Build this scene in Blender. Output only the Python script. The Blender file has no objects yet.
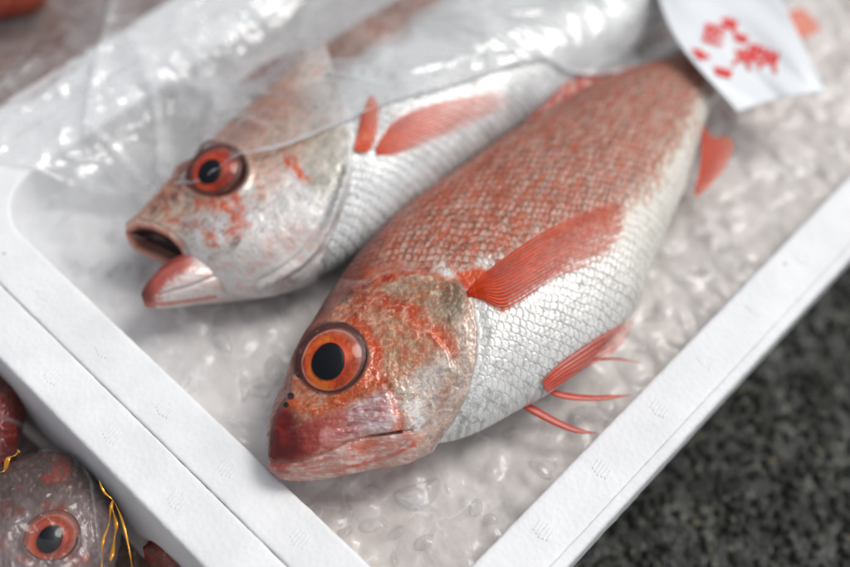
import bpy, bmesh, math, random
import numpy as np
from mathutils import Vector, Matrix
from mathutils.bvhtree import BVHTree
random.seed(7)
SC = bpy.context.scene
C = SC.collection

# ------------------------------------------------------------------ camera, world, sun, exposure
# the box stands square to the world axes (x along its long side, z = 0 is the top of its rim, lengths in cm x 0.01)
F, CX, CY = 1180.0, 425.0, 283.5
X = np.array([1843, -1569.5, F]); X /= np.linalg.norm(X)
Y = np.array([-2450, -1991, F]); Y -= X*(X@Y); Y /= np.linalg.norm(Y)
Z = np.cross(X, Y)
RT = np.stack([X, Y, Z], 1)                 # world -> camera (x right, y down, z forward)
O = RT.T @ (-np.array([0, 0, 50.0]))        # camera position, cm
cam = bpy.data.cameras.new('camera'); cam_o = bpy.data.objects.new('camera', cam); C.objects.link(cam_o)
M = RT.T @ np.diag([1, -1, -1])
mw = Matrix([[*M[i], O[i]*0.01] for i in range(3)] + [[0, 0, 0, 1]])
cam_o.matrix_world = mw
cam.sensor_width = 36; cam.lens = 36*F/850.0; cam.clip_start = 0.01; cam.clip_end = 60
SC.camera = cam_o
cam.dof.use_dof = True; cam.dof.aperture_fstop = 2.9

w = bpy.data.worlds.new('World'); SC.world = w; w.use_nodes = True
SUN_EL, SUN_AZ = math.radians(56), math.radians(-18)     # azimuth measured from +x towards +y
nt = w.node_tree; nt.nodes.clear()
sky = nt.nodes.new('ShaderNodeTexSky'); sky.sky_type = 'NISHITA'; sky.sun_disc = False
sky.sun_elevation = SUN_EL; sky.sun_rotation = math.pi/2-SUN_AZ
sky.air_density = 1.0; sky.dust_density = 3.0; sky.ozone_density = 1.0
hs = nt.nodes.new('ShaderNodeHueSaturation'); hs.inputs['Saturation'].default_value = 0.22
bg = nt.nodes.new('ShaderNodeBackground'); bg.inputs['Strength'].default_value = 0.15
wo = nt.nodes.new('ShaderNodeOutputWorld')
nt.links.new(sky.outputs[0], hs.inputs['Color']); nt.links.new(hs.outputs[0], bg.inputs[0]); nt.links.new(bg.outputs[0], wo.inputs[0])
sl = bpy.data.lights.new('sun', 'SUN'); sl.energy = 1.3; sl.angle = math.radians(22); sl.color = (1, 0.965, 0.92)
so = bpy.data.objects.new('sun', sl); C.objects.link(so)
sd_ = Vector((math.cos(SUN_EL)*math.cos(SUN_AZ), math.cos(SUN_EL)*math.sin(SUN_AZ), math.sin(SUN_EL)))
so.rotation_euler = sd_.to_track_quat('Z', 'Y').to_euler(); so.location = sd_*2
vs = SC.view_settings; vs.view_transform = 'Standard'; vs.look = 'None'; vs.gamma = 1; vs.use_curve_mapping = False
SC.render.engine = 'CYCLES'
vs.exposure = -0.08
SC.cycles.use_denoising = True
SC.cycles.max_bounces = 10; SC.cycles.transparent_max_bounces = 16; SC.cycles.transmission_bounces = 8
SC.cycles.caustics_refractive = False; SC.cycles.caustics_reflective = False
SC.cycles.sample_clamp_indirect = 6

# ------------------------------------------------------------------ helpers
def U(px, py, z=0.0):
    """point of the plane at height z (cm) that the photograph shows at px, py"""
    d = RT.T @ np.array([px-CX, py-CY, F]); return O + d*((z-O[2])/d[2])
def UA(P, z):
    P = np.asarray(P, float); z = np.broadcast_to(np.asarray(z, float), (len(P),))
    d = np.stack([P[:, 0]-CX, P[:, 1]-CY, np.full(len(P), F)], 1) @ RT
    return O + d*((z-O[2])/d[:, 2])[:, None]
def PR(P):
    c = (P-O) @ RT.T
    return np.stack([CX+F*c[:, 0]/c[:, 2], CY+F*c[:, 1]/c[:, 2]], 1)
def srgb(r, g, b):
    c = np.array([r, g, b], float)/255
    return np.where(c <= 0.04045, c/12.92, ((c+0.055)/1.055)**2.4)
def ss(a, b, x):
    t = np.clip((x-a)/(b-a), 0, 1); return t*t*(3-2*t)
def hsh(i, j, k=0, seed=0):
    n = (i.astype(np.int64)*374761393 + j.astype(np.int64)*668265263 + np.asarray(k, dtype=np.int64)*2147483647 + seed*1274126177) & 0xffffffff
    n = ((n ^ (n >> 13))*1274126177) & 0xffffffff
    n = ((n ^ (n >> 16))*2246822519) & 0xffffffff
    return ((n ^ (n >> 15)) & 0xffffff)/float(0xffffff)
def vn(x, y, seed=0):
    i = np.floor(x); j = np.floor(y); fx = x-i; fy = y-j
    fx = fx*fx*fx*(fx*(fx*6-15)+10); fy = fy*fy*fy*(fy*(fy*6-15)+10)
    a = hsh(i, j, 0, seed); b = hsh(i+1, j, 0, seed); c = hsh(i, j+1, 0, seed); d = hsh(i+1, j+1, 0, seed)
    return (a*(1-fx)+b*fx)*(1-fy)+(c*(1-fx)+d*fx)*fy
def fbm(x, y, oct=4, seed=0):
    s = 0; a = 1; t = 0
    for o in range(oct):
        s = s+a*vn(x*2**o+o*17.3, y*2**o+o*9.1, seed+o); t += a; a *= 0.5
    return s/t*2-1
def ridged(x, y, oct=3, seed=0):
    s = 0; a = 1; t = 0
    for o in range(oct):
        s = s+a*(1-np.abs(vn(x*2**o+o*7.3, y*2**o+o*3.1, seed+o)*2-1)); t += a; a *= 0.5
    return s/t
def voro(x, y, seed=0, jit=0.9):
    i0 = np.floor(x); j0 = np.floor(y); f1 = np.full(x.shape, 9.); f2 = f1.copy(); cid = np.zeros(x.shape)
    for di in (-1, 0, 1):
        for dj in (-1, 0, 1):
            i = i0+di; j = j0+dj
            cx = i+0.5+jit*(hsh(i, j, 0, seed)-0.5); cy = j+0.5+jit*(hsh(i, j, 0, seed+5)-0.5)
            d = np.hypot(x-cx, y-cy); idv = hsh(i, j, 0, seed+9)
            closer = d < f1
            f2 = np.where(closer, f1, np.minimum(f2, d)); cid = np.where(closer, idv, cid); f1 = np.where(closer, d, f1)
    return f1, f2, cid
def sdl(q, pts, closed=False):
    """signed distance to a polyline (left of it in picture sense negative) """
    pts = np.asarray(pts, float)
    if closed: pts = np.vstack([pts, pts[:1]])
    best = np.full(len(q), 1e9); sg = np.zeros(len(q)); tt = np.zeros(len(q))
    for k in range(len(pts)-1):
        a = pts[k]; d = pts[k+1]-a; L = d@d
        r = q-a; t = np.clip((r@d)/L, 0, 1)
        e = r-t[:, None]*d; dd = np.hypot(e[:, 0], e[:, 1])
        m = dd < best
        best = np.where(m, dd, best); cr = d[0]*r[:, 1]-d[1]*r[:, 0]
        sg = np.where(m, np.sign(cr), sg); tt = np.where(m, (k+t)/(len(pts)-1), tt)
    return best*sg, tt, best
def inside(q, pts):
    pts = np.asarray(pts, float); n = len(pts); ins = np.zeros(len(q), bool)
    for k in range(n):
        a = pts[k]; b = pts[(k+1) % n]
        if a[1] == b[1]: continue
        c = ((a[1] > q[:, 1]) != (b[1] > q[:, 1])) & (q[:, 0] < (b[0]-a[0])*(q[:, 1]-a[1])/(b[1]-a[1])+a[0])
        ins ^= c
    return ins
def pmask(q, pts, soft=4):
    _, _, d = sdl(q, pts, True); s = np.where(inside(q, pts), -d, d)
    return 1-ss(-soft, soft, s)
def spl(P, n):
    P = np.asarray(P, float); 
    if P.ndim == 1: P = P[:, None]
    k = len(P); u = np.linspace(0, k-1, n); i = np.clip(np.floor(u).astype(int), 0, k-2); t = (u-i)[:, None]
    Q = np.vstack([2*P[0]-P[1], P, 2*P[-1]-P[-2]])
    a, b, c, d = Q[i], Q[i+1], Q[i+2], Q[i+3]
    return 0.5*((2*b)+(-a+c)*t+(2*a-5*b+4*c-d)*t*t+(-a+3*b-3*c+d)*t**3)
def gs(a, sg, axis=0):
    n = int(3*sg)+1; k = np.exp(-0.5*(np.arange(-n, n+1)/sg)**2); k /= k.sum()
    pad = [(0, 0)]*a.ndim; pad[axis] = (n, n); b = np.pad(a, pad, mode='edge')
    return np.apply_along_axis(lambda m: np.convolve(m, k, 'valid'), axis, b)
def mesh(name, V, faces, mat, parent=None, col=None, attrs=None, smooth=True, loc=None):
    """V in cm, world; faces int array (n,3|4) or list"""
    me = bpy.data.meshes.new(name); V = np.asarray(V, float)
    if loc is None:
        loc = np.zeros(3)
        if parent is None: loc = np.array([*V.mean(0)[:2], V[:, 2].min()])
        else: loc = np.array(parent.location)*100
    loc = np.asarray(loc, float)
    Vl = (V-loc)*0.01
    if isinstance(faces, np.ndarray):
        n, k = faces.shape
        me.vertices.add(len(Vl)); me.vertices.foreach_set('co', Vl.astype(np.float32).ravel())
        me.loops.add(n*k); me.loops.foreach_set('vertex_index', faces.astype(np.int32).ravel())
        me.polygons.add(n); me.polygons.foreach_set('loop_start', (np.arange(n)*k).astype(np.int32))
        me.update(calc_edges=True)
    else:
        me.from_pydata([tuple(v) for v in Vl], [], faces); me.update()
    me.polygons.foreach_set('use_smooth', np.full(len(me.polygons), smooth))
    if col is not None:
        a = me.color_attributes.new('Col', 'FLOAT_COLOR', 'POINT')
        a.data.foreach_set('color', np.hstack([np.clip(col, 0, 1), np.ones((len(col), 1))]).astype(np.float32).ravel())
    for k, v in (attrs or {}).items():
        a = me.attributes.new(k, 'FLOAT', 'POINT'); a.data.foreach_set('value', np.asarray(v, np.float32))
    me.materials.append(mat)
    o = bpy.data.objects.new(name, me); C.objects.link(o)
    if parent is None: o.location = Vector(loc*0.01)
    else: o.parent = parent
    return o
def empty(name, loc):
    o = bpy.data.objects.new(name, None); C.objects.link(o); o.location = Vector(np.asarray(loc)*0.01); o.empty_display_size = 0.01; return o
def tag(o, label=None, cat=None, group=None, kind=None):
    for k, v in (('label', label), ('category', cat), ('group', group), ('kind', kind)):
        if v: o[k] = v
    return o
def grid_faces(n, m, wrap=False):
    i, j = np.meshgrid(np.arange(n-1), np.arange(m if wrap else m-1), indexing='ij')
    j2 = (j+1) % m
    return np.stack([i*m+j, i*m+j2, (i+1)*m+j2, (i+1)*m+j], -1).reshape(-1, 4)
def grid_normals(G):
    a = np.gradient(G, axis=0); b = np.gradient(G, axis=1); n = np.cross(a, b)
    return n/(np.linalg.norm(n, axis=-1, keepdims=True)+1e-9)
def tube(P, R, n=10, flat=1.0, up=(0, 0, 1)):
    P = np.asarray(P, float); R = np.broadcast_to(np.asarray(R, float), (len(P),)); T = np.gradient(P, axis=0); T /= np.linalg.norm(T, axis=1)[:, None]
    A = np.cross(T, up); A /= np.linalg.norm(A, axis=1)[:, None]; B = np.cross(A, T)
    th = np.arange(n)*2*np.pi/n
    V = P[:, None]+R[:, None, None]*(A[:, None]*np.cos(th)[None, :, None]+flat*B[:, None]*np.sin(th)[None, :, None])
    f = [tuple(x) for x in grid_faces(len(P), n, True)]
    f += [tuple(range(n))[::-1], tuple((len(P)-1)*n+np.arange(n))]
    return V.reshape(-1, 3), f

# ------------------------------------------------------------------ materials
def new_mat(name):
    m = bpy.data.materials.new(name); m.use_nodes = True; n = m.node_tree; b = n.nodes['Principled BSDF']
    return m, n, b
def link_attr(n, name, sock, typ='Color'):
    a = n.nodes.new('ShaderNodeAttribute'); a.attribute_name = name
    n.links.new(a.outputs['Color' if typ == 'Color' else 'Fac'], sock); return a
def noise_bump(n, b, scale, strength, dist=0.0002, detail=3, kind='noise'):
    tc = n.nodes.new('ShaderNodeTexCoord')
    t = n.nodes.new('ShaderNodeTexNoise' if kind == 'noise' else 'ShaderNodeTexVoronoi'); t.inputs['Scale'].default_value = scale
    if kind == 'noise': t.inputs['Detail'].default_value = detail
    n.links.new(tc.outputs['Object'], t.inputs['Vector'])
    bu = n.nodes.new('ShaderNodeBump'); bu.inputs['Strength'].default_value = strength; bu.inputs['Distance'].default_value = dist
    n.links.new(t.outputs[0], bu.inputs['Height']); n.links.new(bu.outputs[0], b.inputs['Normal']); return bu
def fish_material(name, rough=0.3, metal=0.15, coat=0.5, sss=0.0, bump=0.35, bscale=1800):
    m, n, b = new_mat(name)
    link_attr(n, 'Col', b.inputs['Base Color'])
    a = link_attr(n, 'Shine', b.inputs['Metallic'], 'F')
    b.inputs['Roughness'].default_value = rough
    link_attr(n, 'Wet', b.inputs['Coat Weight'], 'F'); b.inputs['Coat Roughness'].default_value = 0.05
    b.inputs['Specular IOR Level'].default_value = 0.28
    noise_bump(n, b, bscale, bump, 0.0002)
    return m
M_fish = fish_material('fish_skin', 0.33, coat=0.2, bump=0.4, bscale=1000)
def fin_material(name, alpha=0.85):
    m, n, b = new_mat(name); link_attr(n, 'Col', b.inputs['Base Color']); b.inputs['Roughness'].default_value = 0.3
    b.inputs['Coat Weight'].default_value = 0.15; b.inputs['Coat Roughness'].default_value = 0.08; b.inputs['Specular IOR Level'].default_value = 0.3
    link_attr(n, 'Opac', b.inputs['Alpha'], 'F'); noise_bump(n, b, 1500, 0.25); return m
M_fin = fin_material('fin_membrane')
def plain(name, col, rough=0.4, metal=0.0, coat=0.0, trans=0.0, ior=1.45, alpha=1.0):
    m, n, b = new_mat(name); b.inputs['Base Color'].default_value = (*col, 1); b.inputs['Roughness'].default_value = rough
    b.inputs['Metallic'].default_value = metal; b.inputs['Coat Weight'].default_value = coat; b.inputs['Transmission Weight'].default_value = trans
    b.inputs['IOR'].default_value = ior; b.inputs['Alpha'].default_value = alpha; return m
def mat_vcol(name, rough=0.35, coat=0.6):
    m, n, b = new_mat(name); link_attr(n, 'Col', b.inputs['Base Color']); b.inputs['Roughness'].default_value = rough
    b.inputs['Coat Weight'].default_value = coat; b.inputs['Specular IOR Level'].default_value = 0.25; return m
M_eye = mat_vcol('eye_iris', 0.4, 0.0)
M_pupil = plain('eye_pupil', (0.002, 0.003, 0.006), 0.3)
M_pupil.node_tree.nodes['Principled BSDF'].inputs['Specular IOR Level'].default_value = 0.12
def facing_gloss(n, f0, bump=None):
    """reflectance that rises towards grazing view, the same on both faces of a thin sheet"""
    lw = n.nodes.new('ShaderNodeLayerWeight'); lw.inputs['Blend'].default_value = 0.5
    if bump is not None: n.links.new(bump.outputs[0], lw.inputs['Normal'])
    pw = n.nodes.new('ShaderNodeMath'); pw.operation = 'POWER'; pw.inputs[1].default_value = 4.0; n.links.new(lw.outputs['Facing'], pw.inputs[0])
    ma = n.nodes.new('ShaderNodeMath'); ma.operation = 'MULTIPLY_ADD'; ma.inputs[1].default_value = 1-f0; ma.inputs[2].default_value = f0; ma.use_clamp = True; n.links.new(pw.outputs[0], ma.inputs[0]); return ma
def clear_coat_material(name, frost=0.0):
    """clear wet layer: see-through with mirror-like glints"""
    m = bpy.data.materials.new(name); m.use_nodes = True; n = m.node_tree; n.nodes.clear()
    out = n.nodes.new('ShaderNodeOutputMaterial'); tr = n.nodes.new('ShaderNodeBsdfTransparent'); gl = n.nodes.new('ShaderNodeBsdfGlossy')
    gl.inputs['Roughness'].default_value = 0.05; fr = facing_gloss(n, 0.022)
    mx = n.nodes.new('ShaderNodeMixShader'); n.links.new(fr.outputs[0], mx.inputs[0]); n.links.new(tr.outputs[0], mx.inputs[1]); n.links.new(gl.outputs[0], mx.inputs[2])
    n.links.new(mx.outputs[0], out.inputs[0]); return m
M_cornea = clear_coat_material('cornea')

def film_material(name, tint=(0.97, 0.98, 0.99), rough=0.10, gloss=1.0, bscale=130, bstr=0.5, ior=1.5):
    m = bpy.data.materials.new(name); m.use_nodes = True; n = m.node_tree; n.nodes.clear(); L = n.links
    out = n.nodes.new('ShaderNodeOutputMaterial'); tr = n.nodes.new('ShaderNodeBsdfTransparent'); tr.inputs[0].default_value = (*tint, 1)
    gl = n.nodes.new('ShaderNodeBsdfGlossy'); gl.inputs['Roughness'].default_value = rough
    df = n.nodes.new('ShaderNodeBsdfDiffuse'); df.inputs[0].default_value = (0.93, 0.945, 0.96, 1)
    tl = n.nodes.new('ShaderNodeBsdfTranslucent'); tl.inputs[0].default_value = (0.93, 0.945, 0.96, 1)
    md = n.nodes.new('ShaderNodeMixShader'); md.inputs[0].default_value = 0.55; L.new(df.outputs[0], md.inputs[1]); L.new(tl.outputs[0], md.inputs[2])
    at = n.nodes.new('ShaderNodeAttribute'); at.attribute_name = 'Milk'
    m1 = n.nodes.new('ShaderNodeMixShader'); L.new(at.outputs['Fac'], m1.inputs[0]); L.new(tr.outputs[0], m1.inputs[1]); L.new(md.outputs[0], m1.inputs[2])
    tc = n.nodes.new('ShaderNodeTexCoord'); no = n.nodes.new('ShaderNodeTexNoise'); no.inputs['Scale'].default_value = bscale; no.inputs['Detail'].default_value = 4
    L.new(tc.outputs['Object'], no.inputs['Vector'])
    bu = n.nodes.new('ShaderNodeBump'); bu.inputs['Strength'].default_value = bstr; bu.inputs['Distance'].default_value = 0.002
    L.new(no.outputs[0], bu.inputs['Height']); L.new(bu.outputs[0], gl.inputs['Normal'])
    fr = facing_gloss(n, 0.06, bu)
    mu = n.nodes.new('ShaderNodeMath'); mu.operation = 'MULTIPLY'; mu.inputs[1].default_value = gloss; mu.use_clamp = True; L.new(fr.outputs[0], mu.inputs[0])
    m2 = n.nodes.new('ShaderNodeMixShader'); L.new(mu.outputs[0], m2.inputs[0]); L.new(m1.outputs[0], m2.inputs[1]); L.new(gl.outputs[0], m2.inputs[2])
    L.new(m2.outputs[0], out.inputs[0]); return m
M_film = film_material('clear_film', tint=(1, 1, 1), gloss=1.3, rough=0.07, bstr=0.3)
M_bag = film_material('bag_film', tint=(0.93, 0.9, 0.88), gloss=0.42, rough=0.05, bscale=90, bstr=0.5)

def foam_material():
    m, n, b = new_mat('styrofoam'); L = n.links
    tc = n.nodes.new('ShaderNodeTexCoord')
    vo = n.nodes.new('ShaderNodeTexVoronoi'); vo.inputs['Scale'].default_value = 420; L.new(tc.outputs['Object'], vo.inputs['Vector'])
    no = n.nodes.new('ShaderNodeTexNoise'); no.inputs['Scale'].default_value = 45; no.inputs['Detail'].default_value = 6; L.new(tc.outputs['Object'], no.inputs['Vector'])
    cr = n.nodes.new('ShaderNodeValToRGB'); cr.color_ramp.elements[0].color = (0.76, 0.775, 0.785, 1); cr.color_ramp.elements[1].color = (0.86, 0.87, 0.875, 1)
    cr.color_ramp.elements[0].position = 0.3; cr.color_ramp.elements[1].position = 0.65
    L.new(no.outputs[0], cr.inputs[0])
    # grey specks of dirt
    sp = n.nodes.new('ShaderNodeTexVoronoi'); sp.inputs['Scale'].default_value = 55; L.new(tc.outputs['Object'], sp.inputs['Vector'])
    ma = n.nodes.new('ShaderNodeMapRange'); ma.inputs[1].default_value = 0.035; ma.inputs[2].default_value = 0.06; ma.inputs[3].default_value = 0.5; ma.inputs[4].default_value = 0; L.new(sp.outputs['Distance'], ma.inputs[0])
    se = n.nodes.new('ShaderNodeSeparateColor'); L.new(sp.outputs['Color'], se.inputs[0])
    gt = n.nodes.new('ShaderNodeMath'); gt.operation = 'GREATER_THAN'; gt.inputs[1].default_value = 0.8; L.new(se.outputs[0], gt.inputs[0])
    mm = n.nodes.new('ShaderNodeMath'); mm.operation = 'MULTIPLY'; L.new(ma.outputs[0], mm.inputs[0]); L.new(gt.outputs[0], mm.inputs[1])
    mx = n.nodes.new('ShaderNodeMix'); mx.data_type = 'RGBA'; L.new(mm.outputs[0], mx.inputs[0]); L.new(cr.outputs[0], mx.inputs[6]); mx.inputs[7].default_value = (0.12, 0.11, 0.10, 1)
    L.new(mx.outputs[2], b.inputs['Base Color'])
    b.inputs['Roughness'].default_value = 0.55; b.inputs['Specular IOR Level'].default_value = 0.3
    b1 = n.nodes.new('ShaderNodeBump'); b1.inputs['Strength'].default_value = 0.25; b1.inputs['Distance'].default_value = 0.0006; L.new(vo.outputs[0], b1.inputs['Height'])
    b2 = n.nodes.new('ShaderNodeBump'); b2.inputs['Strength'].default_value = 0.12; b2.inputs['Distance'].default_value = 0.001; L.new(no.outputs[0], b2.inputs['Height']); L.new(b1.outputs[0], b2.inputs['Normal'])
    L.new(b2.outputs[0], b.inputs['Normal'])
    return m
M_foam = foam_material()

# ------------------------------------------------------------------ the setting: wet asphalt
def asphalt():
    m, n, b = new_mat('wet_asphalt'); link_attr(n, 'Col', b.inputs['Base Color']); link_attr(n, 'Rgh', b.inputs['Roughness'], 'F')
    b.inputs['Specular IOR Level'].default_value = 0.5; noise_bump(n, b, 900, 0.5, 0.0008, 5)
    n1, n2 = 900, 620
    x = np.linspace(-14, 48, n1); y = np.linspace(-46, -4, n2); Xg, Yg = np.meshgrid(x, y, indexing='ij')
    xf, yf = Xg.ravel(), Yg.ravel(); wx = xf+0.2*fbm(xf*1.5, yf*1.5, 2, 3); wy = yf+0.2*fbm(xf*1.5, yf*1.5, 2, 8)
    f1, f2, c = voro(wx/0.5, wy/0.5, 1); g1, g2, c2 = voro(wx/0.2, wy/0.2, 4)
    big = np.where(c > 0.45, ss(0.62, 0.1, f1), 0.0)*(0.15+0.22*c); sm = ss(0.6, 0.05, g1)*0.08*(c2 > 0.3)
    zz = -8.4+big+sm+0.5*fbm(xf/3.5, yf/3.5, 3, 2)+0.05*fbm(xf/0.2, yf/0.2, 2, 6)
    base = np.where(c2[:, None] > 0.94, srgb(112, 112, 96), np.where(c[:, None] > 0.5, srgb(56, 60, 50), srgb(36, 40, 33)))
    base = np.where((c2 > 0.994)[:, None], srgb(130, 118, 84), base); base = 0.62*base*(0.62+0.38*ss(0.0, 0.25, g2-g1))[:, None]
    tone = (0.65+0.7*c2)*(0.45+1.0*vn(xf/3.5, yf/3.5, 12)); col = base*tone[:, None]
    rg = 0.25+0.45*vn(xf/0.6, yf/0.6, 22)
    g = mesh('ground', np.stack([xf, yf, zz], 1), grid_faces(n1, n2), m, col=col, attrs={'Rgh': rg}, loc=(0, 0, -8.4)); tag(g, kind='structure')
    # coarse surround out to where no camera looks
    n3 = 160; x = np.linspace(-260, 260, n3); Xg, Yg = np.meshgrid(x, x, indexing='ij'); xf, yf = Xg.ravel(), Yg.ravel()
    c2 = vn(xf/4, yf/4, 3); col = srgb(46, 48, 44)*(0.7+0.6*c2)[:, None]
    g2 = mesh('ground', np.stack([xf, yf, -8.95+0.1*c2], 1), grid_faces(n3, n3), m, col=col, attrs={'Rgh': 0.35+0.3*c2}, loc=(0, 0, -8.9)); tag(g2, kind='structure')
asphalt()

# ------------------------------------------------------------------ polystyrene boxes
def rounded(x0, x1, y0, y1, off, r, step=0.14):
    """rounded rectangle inset by off (negative = outward) at equal point counts"""
    x0 += off; x1 -= off; y0 += off; y1 -= off; r = max(r-off, 0.25)
    return x0, x1, y0, y1, r
def ringpts(x0, x1, y0, y1, r, nL, nW, nC=22):
    P = []
    def seg(a, b, n): 
        t = np.linspace(0, 1, n, endpoint=False)[:, None]; P.append(np.array(a)*(1-t)+np.array(b)*t)
    def arc(cx, cy, a0, n=nC):
        t = np.radians(a0+np.linspace(0, 90, n, endpoint=False))[:, None]; P.append(np.hstack([cx+r*np.cos(t), cy+r*np.sin(t)]))
    seg((x0+r, y0), (x1-r, y0), nL); arc(x1-r, y0+r, -90); seg((x1, y0+r), (x1, y1-r), nW); arc(x1-r, y1-r, 0)
    seg((x1-r, y1), (x0+r, y1), nL); arc(x0+r, y1-r, 90); seg((x0, y1-r), (x0, y0+r), nW); arc(x0+r, y0+r, 180)
    return np.vstack(P)
def foam_box(x0, x1, y0, y1, zt, label, rin=2.6, seed=0, marks=(), lip=False):
    """x0.. are the INNER faces; rim 2.1 wide; height 8.2"""
    R = 2.12
    prof = [(0.9, -7.2, 1), (0.5, -5, 1), (0.12, -1, 1)]                       # (distance inwards from inner edge, z)
    prof += [(0.0+0.14*(1-math.cos(a)) - 0.14, -0.14+0.14*math.sin(a), 0) for a in []]
    prof += [(0.02, -0.3, 0), (0.0, -0.14, 0), (-0.03, -0.06, 0), (-0.09, -0.015, 0), (-0.16, 0, 0)]
    prof += [(-t, 0, 0) for t in np.linspace(0.25, R-0.25, 14)]
    prof += [(-R+0.12, 0, 0), (-R+0.06, -0.01, 0), (-R+0.02, -0.04, 0), (-R+0.0, -0.09, 0), (-R+0.02, -0.17, 0), (-R+0.12, -0.21, 0), (-R+0.12, -0.27, 0), (-R-0.0, -0.34, 0), (-R-0.05, -0.42, 0), (-R-0.06, -0.6, 0), (-R-0.05, -1.2, 0), (-R-0.04, -1.75, 0), (-R+0.03, -1.88, 0)]
    prof += [(-R+0.8, -1.92, 0), (-R+0.85, -2.1, 0), (-R+1.3, -5, 0), (-R+1.9, -8.1, 0), (-R+2.1, -8.2, 0)]
    nL, nW = 300, 190; rows = []
    for off, z, _ in prof:
        p = ringpts(*rounded(x0, x1, y0, y1, off, rin), nL, nW)
        if off < -R*0.5:                                       # the outer edge is turned tighter than the inner one
            k = min(1, (-off-R*0.5)/(R*0.5)); q = ringpts(*rounded(x0, x1, y0, y1, off, -0.2), nL, nW); p = p*(1-k)+q*k
        rows.append(np.hstack([p, np.full((len(p), 1), z)]))
    G = np.array(rows); m = G.shape[1]
    flat = G.reshape(-1, 3)
    n = 0.012*fbm(flat[:, 0]/3.2, flat[:, 1]/3.2, 2, seed)+0.008*fbm(flat[:, 0]/0.35, flat[:, 1]/0.35+flat[:, 2], 2, seed+3)
    flat[:, 2] += n+zt
    flat[:, 1] += 0.02*fbm(flat[:, 0]/0.3, flat[:, 2]/0.3, 2, seed+7); flat[:, 0] += 0.02*fbm(flat[:, 1]/0.3, flat[:, 2]/0.3, 2, seed+8)
    if lip:                                                   # the street side of the lid seat: a deeper groove and a lip that stands out
        sy = flat[:, 1] < y0-R+0.35; zr = flat[:, 2]-zt; flat[:, 1] += sy*(-0.34*ss(-0.26, -0.36, zr)*ss(-2.4, -1.9, zr)+0.24*np.exp(-((zr+0.22)/0.075)**2))
    fs = [tuple(x) for x in grid_faces(len(prof), m, True)]
    fs.append(tuple(range(m))); fs.append(tuple((len(prof)-1)*m+np.arange(m))[::-1])
    cx, cy = (x0+x1)/2, (y0+y1)/2
    root = empty('foam_box', (cx, cy, zt-8.2)); tag(root, label, 'foam box', 'white foam fish boxes')
    mesh('box_shell', flat, fs, M_foam, root)
    for (mx, my) in marks:                                      # pressed marks of short ribs in the rim
        V = []; Fc = []
        for k in range(5):
            cxk = mx+0*k; cyk = my+(k-2)*0.155; hl = 0.34-0.05*abs(k-2); hw = 0.045
            b = len(V)
            for z, e in ((zt-0.03, 0.0), (zt+0.010, 0.0), (zt+0.026, 0.018)):
                for sx, sy in ((-1, -1), (1, -1), (1, 1), (-1, 1)): V.append((cxk+sx*(hl-e), cyk+sy*(hw-e)+0.03*sx, z))
            for r in range(2):
                for q in range(4): Fc.append((b+r*4+q, b+r*4+(q+1) % 4, b+r*4+4+(q+1) % 4, b+r*4+4+q))
            Fc.append((b+8, b+9, b+10, b+11))
        mesh('pressed_mark', np.array(V), Fc, M_foam, root, smooth=False)
    return root
mA = [U(x, y, 0)[1] for x, y in ((50, 290), (108, 347), (171, 404), (232, 465), (305, 534))]
mA2 = [U(x, y, 0)[1] for x, y in ((57, 373), (117, 431), (181, 497))]
mB = [U(x, y, 0)[0] for x, y in ((536, 524), (596, 464), (654, 404), (699, 355), (750, 304), (800, 255))]
BX0, BX1, BY0, BY1 = -10.42, 38.5, -9.72, 16.4
main_box = foam_box(BX0, BX1, BY0, BY1, 0.0, 'white foam box of ice holding the two large red fish', seed=1, lip=True,
    marks=[(-11.5, y) for y in mA]+[(x, -10.75) for x in mB])
left_box = foam_box(-14.665-25, -14.665, -26, 16.4, -0.05, 'white foam box in the lower left corner with bagged fish below its rim', seed=21,
    marks=[(-13.65, y) for y in mA2])
far_box = foam_box(BX0-4, BX1-4, 20.72, 46, -0.1, 'white foam box in the upper left corner behind the plastic film', seed=41)

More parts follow.
